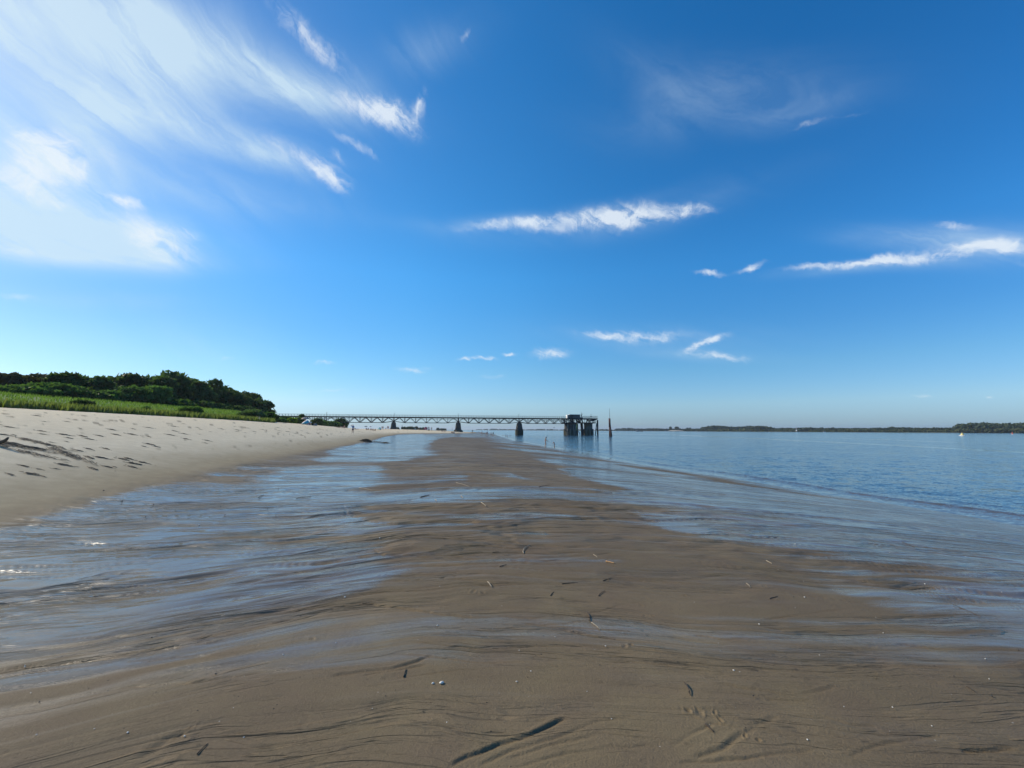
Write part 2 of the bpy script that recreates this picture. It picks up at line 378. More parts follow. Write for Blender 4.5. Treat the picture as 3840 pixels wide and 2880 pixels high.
def detail(X, Y, d):
    """sand relief finer than the land form, plus how wet the sand is"""
    xb = xb_c(Y); xw = xw_c(Y); u = X-xb
    flat = sstep(-.6, .6, u)*1.0                     # 1 on the tidal flat
    z = np.zeros_like(X)
    nearw = np.exp(-np.clip(Y, 0, 500)/9.0)
    w = Y - near_dir(X)*nearw + .35*fbm(X*.35, Y*.35, 3) - .10*X*(1-nearw)*0
    wx = X + .4*fbm(X*.4+9, Y*.4, 2)
    # streaks across the slope: many scales, each dropped where it is finer than the mesh
    st = np.zeros_like(X); amp = 1.0; en = np.full(X.shape, .02)
    for o in range(11):
        fr = .06*2**o
        keep = 1-sstep(.22, .5, fr*d*d/(1.65*400)*1.0)
        n_ = pnoise(wx*fr/7+o*31.7, w*fr+o*13.1 + .6*pnoise(wx*fr/5, w*fr/4+3))
        st += amp*n_*keep; en += (amp*keep)**2; amp *= .93
    braid = sstep(-.15, .35, fbm(X*.22+40, w*.7+2, 3))                       # where the braided rills are
    rid = np.zeros_like(X)
    for o, (fr, a_) in enumerate(((.5, .022), (1.1, .016), (2.6, .011), (4.1, .009))):
        keep = 1-sstep(.25, .6, fr*d*d/(1.65*400))
        q = pnoise(wx*fr/9+o*5.3, w*fr+o*3.7+ .8*pnoise(wx*fr/6+3, w*fr/3))
        rid += -a_*np.exp(-(q/.075)**2)*keep*sstep(-.2, .15, pnoise(wx*fr/6+7, w*fr/2.5+o))
    calm = 1.0-.5*poly_mask(X, Y, DRAINED[6], .25)*(1-sstep(.1, .3, fbm(X*.5+3, Y*.9+8, 3)+.05*X))
    calm *= 1.0-.4*poly_mask(X, Y, DRAINED[5], .3)
    z += flat*rid*np.maximum(braid, sstep(4, 10, d))*calm*1.6
    z += flat*.010*fbm(X*.5+5, w*1.1, 4) + flat*.0022*fbm(wx*3, w*9, 3)*calm
    z += flat*(.0010*fbm(X*28, Y*28, 2)*(d < 6))
    # traced rills
    for pts, wd, dep in RILLS:
        gx, gy = to_ground([p[0]*K for p in pts], [p[1]*K for p in pts])
        P = list(zip(gx, gy)); mar = .5
        box = (X > gx.min()-mar) & (X < gx.max()+mar) & (Y > gy.min()-mar) & (Y < gy.max()+mar)
        if not box.any(): continue
        xs, ys = X[box], Y[box]
        jx = .02*pnoise(xs*7, ys*7)+.006*pnoise(xs*25, ys*25)
        wd = wd*.62; dd, pos, side = seg_dist(xs+jx, ys+jx*.7, P)
        sd_ = dd*side
        ends = sstep(0, .12, pos)*sstep(0, .2, 1-pos)
        irr = .7+.5*pnoise(xs*3, ys*3+5)
        # a scarp: steep on the far side, ramping up on the near side
        prof = -np.exp(-(dd/wd)**2) + .32*np.exp(-((sd_-1.5*wd)/(1.1*wd))**2)
        z[box] += dep*prof*ends*irr
    # footprints and paw marks
    for (cx, cy, a_, b_, an) in MARKS:
        gx, gy, _ = G(cx*K, cy*K)
        box = (abs(X-gx) < .5) & (abs(Y-gy) < .5)
        if not box.any(): continue
        xs, ys = X[box]-gx, Y[box]-gy; c, s_ = math.cos(R(an)), math.sin(R(an))
        p, q = (xs*c+ys*s_)/(a_*.6), (-xs*s_+ys*c)/(b_*.6)
        r = np.sqrt(p*p+q*q)+.5*pnoise(xs*34+cx, ys*34)
        z[box] += -.005*(1-sstep(.2, .95, r)) + .0035*np.exp(-((r-1.15)/.25)**2)
    # dry beach: hummocks, old footprints, wind ripples
    dry = sstep(2.0, 9.0, -u)
    hum = fbm(X*.9, Y*.9, 4)
    pit = sstep(.18, .42, fbm(X*1.5+30, Y*.95+11, 3))
    z += dry*(.03*hum - .035*pit*sstep(6, 16, -u)*(.4+.6*sstep(-.1, .3, fbm(X*.12, Y*.08+4, 2))))
    z += sstep(1, 5, -u)*.010*fbm(X*3, Y*3, 3)*(d < 60)
    # trodden edge between the berm and the flat
    edge = np.exp(-((u-.8)/1.6)**2)
    z += edge*.014*fbm(X*1.2, Y*6, 3)
    # ------- wetness
    pdr = np.zeros_like(X)
    Xn = X+(.08+.006*d)*fbm(X*.8/(1+d*.03), Y*2.5/(1+d*.05), 4); Yn = Y+(.06+.008*d)*fbm(X*.35/(1+d*.03)+7, Y*2.6/(1+d*.05), 4)
    for pg in DRAINED[:6]+DRAINED[7:]: pdr = np.maximum(pdr, poly_mask(Xn, Yn, pg, .16+.016*d))
    pdr = np.maximum(pdr, .45*poly_mask(Xn, Yn, [(925,950),(1050,945),(1280,1040),(1430,1125),(1900,1320),(1880,1420),(700,1420),(640,1330),(780,1260),(740,1130),(740,1080),(850,1010)], .5+.03*d))
    pdr = np.maximum(pdr, poly_mask(Xn, Yn, DRAINED[6], .45))
    film = np.zeros_like(X)
    for pg in FILM: film = np.maximum(film, poly_mask(Xn, Yn, pg, .5+.03*d))
    sn = st/np.sqrt(en)*1.7
    base = .50 + (.34+.30*sstep(8, 25, d))*film - .60*pdr + (.30+.42*sstep(3, 12, d))*sn*(1-.30*pdr)*(1-.7*film*sstep(15, 40, d))
    wet = sstep(.18, .92, base)
    # high bar stays drained, the strip along the river always shines
    riv = xw-X
    wet = np.maximum(wet, sstep(2.2, .3, riv+.8*sn)*1.0)
    wet = np.where(Y > 200, wet*.6, wet)
    wet *= sstep(-.25, .55, u+.5*fbm(X*1.5, Y*.6, 3)+.15*sn)
    flatn = wet*sstep(.5, .9, film+.2)               # standing film levels small relief
    wet = np.where(d < 7, wet*(.30+.70*sstep(2.6, 7, d)), wet)
    dryness = sstep(.3, 5.5, -u+.8*fbm(X*.4, Y*.25, 3))
    damp = sstep(-.6, 1.2, -u)
    # dark marks on the dry sand: tide litter plus painted ripple and footprint shade
    litter_shade = sstep(.30, .5, fbm(X*1.6+3, Y*.8+60, 4)+.25*fbm(X*.13, Y*.05, 2))*sstep(1.5, 4, -u)
    return z, wet, dryness, damp, litter_shade, wx, w, flat*calm
SN = .60
MARKS = [(1023,1278,.09,.05,80),(1014,1274,.04,.03,10),(1043,1281,.05,.03,0),(870,1165,.07,.05,60),(878,1175,.05,.03,60),(885,1181,.05,.03,40),(820,1243,.05,.035,0),
         (835,1241,.04,.03,0),(1350,1397,.05,.03,10),(1362,1394,.04,.03,0),(1392,1330,.04,.025,20),(1410,1330,.03,.02,0),(1486,1540,.05,.035,60),
         (1510,1545,.07,.05,75),(1545,1542,.05,.025,70),(1556,1560,.05,.025,95),(1640,1600,.03,.02,0),(1610,1590,.05,.02,60),(676,1381,.05,.03,0),
         (398,1585,.11,.022,70),(1385,1306,.04,.02,0),(1480,1287,.05,.03,30),(1310,1278,.04,.02,0),(1215,1290,.03,.02,0),(1150,1010,.2,.1,0),(890,1120,.12,.05,0),
         (1650,1265,.05,.03,0),(1680,1240,.04,.03,0),(1100,1290,.03,.02,0),(955,1280,.03,.02,0),(1460,1230,.05,.03,0),(1310,1210,.08,.03,0)]
GX, GY, GF = None, None, None
_th, _d = ground_grid()
GX, GY, GF = polar(_th, _d)
Dm = np.sqrt(GX**2+GY**2)
gz, gwet, gdry, gdamp, g_litter_shade, gfx, gfw, gfl = detail(GX, GY, Dm)
gz = np.where(Dm > 1500, 0, gz)
GZ = macro(GX, GY)+gz
GZ = np.where(GX > xw_c(GY)+6, np.minimum(GZ, -.3), GZ)

def sand_mat(w, p, out):
    A = {k: w.n('ShaderNodeAttribute', attribute_name=k).outputs['Fac'] for k in ('wet', 'dry', 'damp', 'litter_shade', 'fx', 'fw', 'flat')}
    P = w.n('ShaderNodeNewGeometry').outputs['Position']
    # rills: thin scarps strung along the flow lines, several sizes
    patch = w.mr(w.noise(w.xyz(w.m('MULTIPLY', A['fx'], .45), w.m('MULTIPLY', A['fw'], 1.3), 2.2), 1.0, 3, .6), .42, .60, .10, 1.7)
    hs = None; fine_st = None
    for f_, hh, asp, lo in ((.45, .040, 9, .47), (1.3, .022, 9, .48), (3.4, .022, 10, .47), (7.5, .015, 11, .48), (16, .0085, 11, .47), (34, .0034, 9, .48)):
        v_ = w.xyz(w.m('MULTIPLY', A['fx'], f_/asp), w.m('MULTIPLY', A['fw'], f_), f_*3.1)
        n_ = w.noise(v_, 1.0, 3, .6, .25)
        m_ = w.noise(w.v('ADD', w.v('SCALE', v_, sc=.30), (5.2, 1.3, 7.7)), 1.0, 2, .5)
        st = w.m('MULTIPLY', w.mr(n_, lo, lo+.028), w.m('MULTIPLY', w.mr(m_, .46, .56), hh))
        hs = st if hs is None else w.m('ADD', hs, st)
        if f_ in (1.3, 3.4, 7.5):
            q_ = w.m('SUBTRACT', n_, .5); fine_st = q_ if fine_st is None else w.m('ADD', fine_st, q_)
    A['wet'] = w.m('ADD', A['wet'], w.m('MULTIPLY', w.m('MULTIPLY', fine_st, 2.3), w.mr(A['wet'], 0, .5, .35, 1.0)), clamp=True)
    hs = w.m('MULTIPLY', w.m('MULTIPLY', hs, patch), w.mr(A['wet'], .3, 1.0, 1.0, .50))
    big = w.noise(P, .35, 4, .6); mid = w.noise(P, 2.3, 5, .6); fine = w.noise(P, 95, 3, .7); grain = w.noise(P, 420, 2, .6)
    wetc = w.mix(w.mr(big, .3, .7), (.125, .088, .048, 1), (.215, .162, .090, 1))
    wetc = w.mix(w.mr(mid, .35, .7, 0, .45), wetc, (.150, .108, .078, 1))
    dampc = w.mix(w.mr(mid, .3, .7), (.40, .32, .20, 1), (.33, .26, .16, 1))
    dryc = w.mix(w.mr(mid, .3, .7), (.75, .635, .445, 1), (.66, .55, .375, 1))
    dryc = w.mix(w.m('MULTIPLY', A['litter_shade'], .75), dryc, (.15, .12, .08, 1))
    c = w.mix(A['damp'], wetc, dampc); c = w.mix(A['dry'], c, dryc)
    sp = w.mr(fine, .3, .7, .82, 1.16); sp = w.m('MULTIPLY', sp, w.mr(grain, .3, .7, .86, 1.14))
    c = w.v('SCALE', c, sc=sp)
    # scattered pale shell grit
    vo = w.n('ShaderNodeTexVoronoi'); vo.inputs['Scale'].default_value = 26; w.lk(P, vo.inputs['Vector'])
    cs = w.sep(vo.outputs['Color'])
    chip = w.m('MULTIPLY', w.m('LESS_THAN', vo.outputs['Distance'], w.m('MULTIPLY', cs[1], .13)), w.m('GREATER_THAN', cs[0], .965))
    c = w.mix(chip, c, (.42, .38, .32, 1))
    drk = w.m('MULTIPLY', w.m('LESS_THAN', vo.outputs['Distance'], w.m('MULTIPLY', cs[2], .17)), w.m('LESS_THAN', cs[0], .04))
    c = w.mix(drk, c, (.03, .025, .02, 1))
    sp2 = w.mr(w.noise(P, 14, 5, .75), .60, .70, 0, .35)
    c = w.mix(w.m('MULTIPLY', sp2, w.mr(A['damp'], 0, 1, 1, .4)), c, (.06, .045, .03, 1))
    w.lk(c, p.inputs['Base Color'])
    r = w.mr(A['wet'], 0, .55, .62, .15)
    r = w.mix(A['damp'], r, (.85, .85, .85, 1))
    r = w.m('ADD', r, w.mr(mid, .3, .7, -.05, .05))
    w.lk(r, p.inputs['Roughness'])
    sl = w.mr(w.m('POWER', A['wet'], 1.6), 0, 1, .10, .75)
    w.lk(w.m('MULTIPLY', sl, w.mr(A['damp'], 0, 1, 1, .25)), p.inputs['Specular IOR Level'])
    b = w.n('ShaderNodeBump'); b.inputs['Distance'].default_value = .008
    hgt = w.m('ADD', w.m('MULTIPLY', fine, .8), w.m('MULTIPLY', grain, .35))
    w.lk(hgt, b.inputs['Height'])
    w.lk(w.m('MULTIPLY', w.mr(A['wet'], 0, 1, .95, .10), 1.0), b.inputs['Strength'])
    b2 = w.n('ShaderNodeBump'); b2.inputs['Distance'].default_value = 1.0; b2.inputs['Strength'].default_value = 1.0
    w.lk(w.m('MULTIPLY', hs, A['flat']), b2.inputs['Height']); w.lk(b.outputs[0], b2.inputs['Normal'])
    w.lk(b2.outputs[0], p.inputs['Normal'])
M_sand = material('tidal_sand', sand_mat)
ground = mesh_np('ground', np.stack([GX, GY, GZ], -1).reshape(-1, 3), GF, [M_sand], smooth=True,
                 attrs={'wet': gwet.ravel(), 'dry': gdry.ravel(), 'damp': gdamp.ravel(), 'litter_shade': g_litter_shade.ravel(), 'fx': gfx.ravel(), 'fw': gfw.ravel(), 'flat': gfl.ravel()})
tag(ground, kind='structure')
# ---------------------------------------------------------------- river
def water_mat(w, p, out):
    P = w.n('ShaderNodeNewGeometry').outputs['Position']
    ca = w.n('ShaderNodeAttribute', attribute_name='calm').outputs['Fac']
    sh = w.n('ShaderNodeAttribute', attribute_name='shore').outputs['Fac']
    c = w.mix(w.mr(w.noise(P, .02, 3), .3, .7), (.025, .062, .10, 1), (.035, .07, .10, 1))
    c = w.mix(sh, c, (.13, .105, .075, 1))
    w.lk(c, p.inputs['Base Color'])
    p.inputs['IOR'].default_value = 1.333
    p.inputs['Roughness'].default_value = .06
    w.lk(w.mr(ca, 0, 1, .10, .04), p.inputs['Roughness'])
    q = w.v('MULTIPLY', P, (.55, 1.0, 1))
    h = w.m('ADD', w.m('MULTIPLY', w.noise(q, 1.15, 3, .55, .3), 1.0), w.m('MULTIPLY', w.noise(q, 4.2, 3, .55, .2), .30))
    h = w.m('ADD', h, w.m('MULTIPLY', w.noise(q, .35, 2, .5), 1.4))
    # wave slopes: kept at full strength at every distance
    def slope(sc, amp, det=2):
        c_ = w.noise(q, sc, det, .55, .2, '3D', True)
        return w.v('SCALE', w.v('SUBTRACT', c_, (.5, .5, .5)), sc=amp)
    sl = w.v('ADD', w.v('ADD', w.v('ADD', slope(.5, .18), slope(1.5, .34)), slope(5.0, .55)), slope(15.0, .55))
    st_ = w.mr(ca, 0, 1, 1.0, .10)
    nx, ny, _z = w.sep(w.v('SCALE', sl, sc=st_))
    gN = w.n('ShaderNodeNewGeometry').outputs['Normal']
    w.lk(w.v('NORMALIZE', w.v('ADD', gN, w.xyz(w.m('MULTIPLY', nx, .7), ny, 0.0))), p.inputs['Normal'])
M_water = material('river_water', water_mat)
th = R(1)*np.concatenate([np.linspace(-60, -26, 20)[:-1], np.linspace(-26, 60, 620), np.linspace(60, 180, 50)[1:]])
dd_ = np.concatenate([np.array([.1, 4, 7]), 1/np.linspace(1/9., 1/140., 340), np.geomspace(140, 900, 130)[1:], np.geomspace(900, 14000, 70)[1:]])
WX, WY, WF = polar(th, dd_); WD = np.sqrt(WX**2+WY**2)
off = WX-xw_c(WY)
wob = off + .5*fbm(WX*.10, WY*.10, 3) + .12*fbm(WX*.6, WY*.6, 2)
WZ = (.012*fbm(WX*.9, WY*1.4, 4)+.010*fbm(WX*.3+4, WY*.5, 3))*(WD < 200)
WZ += .050*np.exp(-((wob-1.9)/.17)**2)*sstep(.25, -.1, fbm(WX*.05+2, WY*.08, 2)-.25) + .022*np.exp(-((wob-3.6)/.28)**2) + .014*np.exp(-((wob-5.6)/.4)**2)
WZ *= sstep(-.3, 1.2, off)
# slicks: long smooth lanes on the river, parallel to the stream
def slick(pts, wd):
    gx, gy = [], []
    for px, py in pts:
        D = raydir(px, py); t = -H/D[2]; gx.append(D[0]*t); gy.append(D[1]*t)
    d_, pos, _ = seg_dist(WX+WD*.006*fbm(WX*.02, WY*.01, 3), WY+WD*.03*fbm(WX*.01, WY*.006, 3), list(zip(gx, gy)))
    return np.exp(-(d_/(wd*WD))**2)*sstep(0, .06, pos)*sstep(0, .06, 1-pos)
calm = np.maximum.reduce([slick([(1800,1628.6),(1960,1628),(2240,1626),(2480,1632)], .018)*.8, slick([(2210,1624),(2500,1630),(2800,1643),(3100,1657),(3400,1673),(3900,1700),(4300,1722)], .016),
                          slick([(2880,1636),(3040,1640),(3300,1648),(3600,1660),(3900,1668),(4300,1680)], .013)*.9, slick([(2230,1635),(2400,1638),(2600,1645)], .014)*.7,
                          slick([(3000,1690),(3200,1697),(3500,1712)], .02)*.35])
calm = np.maximum(calm, .75*sstep(1.6, .2, off+.4*fbm(WX*.2, WY*.2, 2)))
calm = np.maximum(calm, .30*sstep(.05, .4, fbm(WX*.03, WY*.012, 3)))
shore = sstep(4.5, .3, off)*.9
water = mesh_np('river_water', np.stack([WX, WY, WZ], -1).reshape(-1, 3), WF, [M_water], smooth=True,
                attrs={'calm': calm.ravel(), 'shore': shore.ravel()})
tag(water, kind='structure')
# ================================================================ builders
class MB:
    """collects boxes, beams, tubes and lathes into one mesh"""
    def __init__(s): s.v = []; s.f = []
    def add(s, V, Fc):
        n = len(s.v); s.v += [tuple(p) for p in V]; s.f += [tuple(i+n for i in f) for f in Fc]
        return s
    def box(s, c, d, rz=0.0):
        cx, cy, cz = c; dx, dy, dz = d[0]/2, d[1]/2, d[2]/2; co, si = math.cos(rz), math.sin(rz); V = []
        for z in (-dz, dz):
            for x, y in ((-dx, -dy), (dx, -dy), (dx, dy), (-dx, dy)): V.append((cx+x*co-y*si, cy+x*si+y*co, cz+z))
        return s.add(V, [(3, 2, 1, 0), (4, 5, 6, 7), (0, 1, 5, 4), (1, 2, 6, 5), (2, 3, 7, 6), (3, 0, 4, 7)])
    def beam(s, a, b, w, h=None):
        a = Vector(a); b = Vector(b); h = h or w; d = (b-a).normalized()
        up = Vector((0, 0, 1)) if abs(d.z) < .95 else Vector((1, 0, 0))
        x = d.cross(up).normalized()*w/2; y = x.normalized().cross(d)*h/2; V = []
        for p in (a, b):
            for q in (-x-y, x-y, x+y, -x+y): V.append(p+q)
        return s.add(V, [(3, 2, 1, 0), (4, 5, 6, 7), (0, 1, 5, 4), (1, 2, 6, 5), (2, 3, 7, 6), (3, 0, 4, 7)])
    def tube(s, pts, rad, n=8, cap=True, flat=1.0):
        pts = [Vector(p) for p in pts]; V = []; Fc = []
        rad = rad if isinstance(rad, (list, tuple)) else [rad]*len(pts)
        prev = None
        for i, p in enumerate(pts):
            d = (pts[min(i+1, len(pts)-1)]-pts[max(i-1, 0)]).normalized()
            if prev is None:
                up = Vector((0, 0, 1)) if abs(d.z) < .9 else Vector((1, 0, 0)); x = d.cross(up).normalized()
            else: x = (prev-d*prev.dot(d)).normalized()
            prev = x; y = d.cross(x)
            for k in range(n):
                t = 2*math.pi*k/n; V.append(p+(x*math.cos(t)+y*math.sin(t)*flat)*rad[i])
        for i in range(len(pts)-1):
            for k in range(n): Fc.append((i*n+k, i*n+(k+1) % n, (i+1)*n+(k+1) % n, (i+1)*n+k))
        if cap: Fc += [tuple(range(n))[::-1], tuple((len(pts)-1)*n+k for k in range(n))]
        return s.add(V, Fc)
    def lathe(s, prof, n=16, c=(0, 0, 0), sx=1.0, sy=1.0, jit=0.0):
        V = []; Fc = []
        for i, (r, z) in enumerate(prof):
            for k in range(n):
                t = 2*math.pi*k/n; j = 1+jit*rnd.uniform(-1, 1)
                V.append((c[0]+r*j*sx*math.cos(t), c[1]+r*j*sy*math.sin(t), c[2]+z))
        for i in range(len(prof)-1):
            for k in range(n): Fc.append((i*n+k, i*n+(k+1) % n, (i+1)*n+(k+1) % n, (i+1)*n+k))
        if prof[0][0] > 1e-4: Fc.append(tuple(range(n))[::-1])
        if prof[-1][0] > 1e-4: Fc.append(tuple((len(prof)-1)*n+k for k in range(n)))
        return s.add(V, Fc)
    def build(s, name, m_, parent=None, smooth=False):
        me = bpy.data.meshes.new(name); me.from_pydata(s.v, [], s.f); me.update()
        if smooth:
            me.polygons.foreach_set('use_smooth', [True]*len(me.polygons))
        o = bpy.data.objects.new(name, me); COL.objects.link(o); me.materials.append(m_)
        if parent: o.parent = parent
        return o
def at(px, py_unused=None, dist=100.0, z=None):
    """world point on the photo column px at forward distance dist"""
    D = raydir(px, 1612); t = dist/D[1]; x = D[0]*t
    return Vector((x, dist, float(macro(x, dist)) if z is None else z))
def pix_h(n, dist): return n*dist/F          # height of n photo pixels at a distance

# ================================================================ materials
def concrete_fn(dark, light, algae=0.0):
    def fn(w, p, out):
        P = w.n('ShaderNodeNewGeometry').outputs['Position']
        n_ = w.noise(P, .9, 6, .65); st = w.noise(w.v('MULTIPLY', P, (2.2, 2.2, .25)), 1.0, 5, .6)
        c = w.mix(w.mr(n_, .3, .7), (*dark, 1), (*light, 1))
        c = w.mix(w.mr(st, .5, .75, 0, .6), c, (.04, .037, .032, 1))
        if algae:
            x, y, z = w.sep(P)
            wl = w.m('ADD', z, w.mr(n_, .3, .7, -.5, .5))
            c = w.mix(w.mr(wl, 1.5, 3.2, algae, 0), c, (.075, .08, .04, 1))
        w.lk(c, p.inputs['Base Color']); p.inputs['Roughness'].default_value = .9
        b = w.n('ShaderNodeBump'); b.inputs['Strength'].default_value = .5; b.inputs['Distance'].default_value = .1
        w.lk(w.m('ADD', n_, st), b.inputs['Height']); w.lk(b.outputs[0], p.inputs['Normal'])
    return fn
M_conc = material('weathered_concrete', concrete_fn((.045, .042, .038), (.11, .10, .085), .7))
M_conc2 = material('pale_concrete', concrete_fn((.12, .11, .09), (.22, .20, .16), .7))
M_steel = material('dark_steel', color=(.018, .017, .018), rough=.7, var=.4, vscale=1.5)
M_rail = material('railing_steel', color=(.075, .085, .095), rough=.6)
M_rust = material('rusty_steel', color=(.11, .05, .04), rough=.8, var=.35, vscale=2.0, bump=.3, bscale=8)
M_rustd = material('dark_rust', color=(.085, .05, .04), rough=.85, var=.35, vscale=2.0)
M_deck = material('deck_steel', color=(.022, .02, .02), rough=.8, var=.3, vscale=1)
M_sheet = material('corrugated_sheet', color=(.085, .087, .092), rough=.6, var=.15, vscale=3)
M_white = material('white_paint', color=(.78, .78, .76), rough=.5, var=.06, vscale=3)
M_yellow = material('yellow_paint', color=(.62, .52, .20), rough=.6, var=.12, vscale=3)
M_wood = material('wet_timber', color=(.07, .055, .04), rough=.8, var=.35, vscale=4, bump=.4, bscale=12)
M_paletimber = material('bleached_timber', color=(.42, .35, .27), rough=.8, var=.2, vscale=8)

# ================================================================ the loading pier
P3 = at(1947, dist=228, z=0); P0 = at(1218, dist=209, z=0)
axis = (P3-P0); SP = axis.length/3; axis.normalize(); side = Vector((-axis.y, axis.x, 0))   # side points away from camera
def pier_pt(i, u=0.0, s_=0.0, z=0.0):
    p = P0 + axis*(SP*i+u) + side*s_
    return Vector((p.x, p.y, z))
DK = 9.55; TD = 2.75
root = empty('pier_bridge', pier_pt(0, z=0)); ROOT0 = Vector(root.location)
tag(root, 'long dark steel truss pier on concrete pedestals crossing the beach into the river', 'pier')
def rel(p): return Vector(p)-ROOT0
WD = 3.0       # distance between the two trusses
for i in range(-2, 4):
    L = SP*(.9 if i == 3 else 1.0)
    for sgn in (-1, 1):
        b = MB(); o_ = sgn*WD/2
        def q(u, z): return rel(pier_pt(i, u, o_, z))
        top = DK-.35; bot = DK-.35-TD; ends = bot+.75
        n = 6; step = L/n
        bn = [(0, ends)]+[(step*(k+.0)+ (0 if 0 < k < n else 0), bot) for k in range(1, n)]+[(L, ends)]
        tn = [step*(k+.5) for k in range(n)]
        b.beam(q(0, top), q(L, top), .42, .46)
        for k in range(len(bn)-1): b.beam(q(*bn[k]), q(*bn[k+1]), .30, .28)
        for k in range(n):
            b.beam(q(bn[k][0], bn[k][1]), q(tn[k], top), .24, .25); b.beam(q(tn[k], top), q(bn[k+1][0], bn[k+1][1]), .24, .25)
        for k in range(1, n):
            b.beam(q(bn[k][0], bot), q(bn[k][0], top), .19, .19)
            b.box(q(bn[k][0], bot+.12), (.7, .10, .35), math.atan2(axis.y, axis.x))
        for k in range(n): b.box(q(tn[k], top-.1), (.8, .10, .32), math.atan2(axis.y, axis.x))
        for u_ in (.15, L-.15): b.beam(q(u_, ends), q(u_, top), .16, .18)
        t_ = b.build('truss', M_steel, root)
    for k in range(0, 13):
        u = L*k/12; MB().beam(rel(pier_pt(i, u, -WD/2, DK-.42)), rel(pier_pt(i, u, WD/2, DK-.42)), .12, .2).build('cross_beam', M_steel, root)
    for k in range(1, 6): MB().beam(rel(pier_pt(i, L*k/6, -WD/2, DK-.35-TD)), rel(pier_pt(i, L*k/6, WD/2, DK-.35-TD)), .12, .14).build('cross_beam', M_steel, root)
    b = MB(); b.tube([rel(pier_pt(i, 0, -.3, DK-1.15)), rel(pier_pt(i, L, -.3, DK-1.15))], .085, 6)
    b.build('pipe', M_rail, root)
    b = MB(); b.box(rel(pier_pt(i, L/2, 0, DK-.06)), (L, 3.9, .20), math.atan2(axis.y, axis.x)); b.build('deck', M_deck, root)
    for sgn in (-1, 1):
        b = MB()
        for k in range(24):
            u = L*k/24; b.beam(rel(pier_pt(i, u, sgn*1.85, DK)), rel(pier_pt(i, u, sgn*1.85, DK+1.1)), .075 if k % 4 else .14, .075)
        for z in (.55, 1.08): b.beam(rel(pier_pt(i, 0, sgn*1.85, DK+z)), rel(pier_pt(i, L, sgn*1.85, DK+z)), .055)
        b.build('railing', M_rail, root)
    # lamp mast over each pedestal
    b = MB(); b.beam(rel(pier_pt(i, 0, 1.7, DK)), rel(pier_pt(i, 0, 1.7, DK+2.1)), .11); b.box(rel(pier_pt(i, .15, 1.7, DK+2.1)), (.45, .2, .12)); b.build('lamp_mast', M_steel, root)
ang = math.atan2(axis.y, axis.x)
def pedestal(i, wt, wb, ztop, zbase, flare=0, skirt=False, dep=2.6):
    p = pier_pt(i, 0, 0, 0); b = MB()
    lv = [(zbase-1.5, wb+flare, dep+.8+flare*.6), (zbase+.5, wb+flare*.9, dep+.8+flare*.5), (zbase+1.3, wb+flare*.15, dep+.7)] if flare else [(zbase-1.5, wb, dep+.6)]
    if skirt: lv = [(-4, wb*1.16, dep+1.6), (3.1, wb*1.16, dep+1.6), (3.12, wb, dep+1)]
    lv += [(ztop-.5, wt, dep), (ztop-.3, wt*.93, dep-.2), (ztop, wt*.8, dep-.5)]
    V = []; Fc = []
    for (z, w_, d_) in lv:
        c = .16*w_
        for x, y in ((-w_/2+c, -d_/2), (w_/2-c, -d_/2), (w_/2, -d_/2+c), (w_/2, d_/2-c), (w_/2-c, d_/2), (-w_/2+c, d_/2), (-w_/2, d_/2-c), (-w_/2, -d_/2+c)):
            V.append((x*math.cos(ang)-y*math.sin(ang), x*math.sin(ang)+y*math.cos(ang), z))
    for k in range(len(lv)-1):
        for j in range(8): Fc.append((k*8+j, k*8+(j+1) % 8, k*8+8+(j+1) % 8, k*8+8+j))
    Fc += [tuple(range(8))[::-1], tuple(range((len(lv)-1)*8, len(lv)*8))]
    if skirt:
        b2 = MB()
        for j in range(8):
            u = -wb*.55+wb*1.1*j/7
            b2.beam((u*math.cos(ang)+.0, u*math.sin(ang)-(dep+1.6)/2-.12, -3), (u*math.cos(ang), u*math.sin(ang)-(dep+1.6)/2-.12, 3.25), .2, .16)
    o = b.add(V, Fc).build('pedestal', M_conc, root); o.location = rel(p)
    if skirt:
        o2 = b2.build('fender_pile', M_wood, o)
    b = MB(); b.box((0, 0, ztop+.18), (.9, 2.6, .36), ang); c_ = b.build('bearing', M_steel, o)
    return o
zt = DK-.35-TD+.75-.45
pedestal(-1, 2.2, 3.0, zt, 5.0); pedestal(0, 2.4, 3.2, zt, 4.2)
pedestal(1, 2.1, 2.6, zt, float(macro(*pier_pt(1)[:2])), .4); pedestal(2, 2.5, 2.9, zt, float(macro(*pier_pt(2)[:2])), 2.3)
pedestal(3, 2.7, 3.6, zt, 0, 0, True)
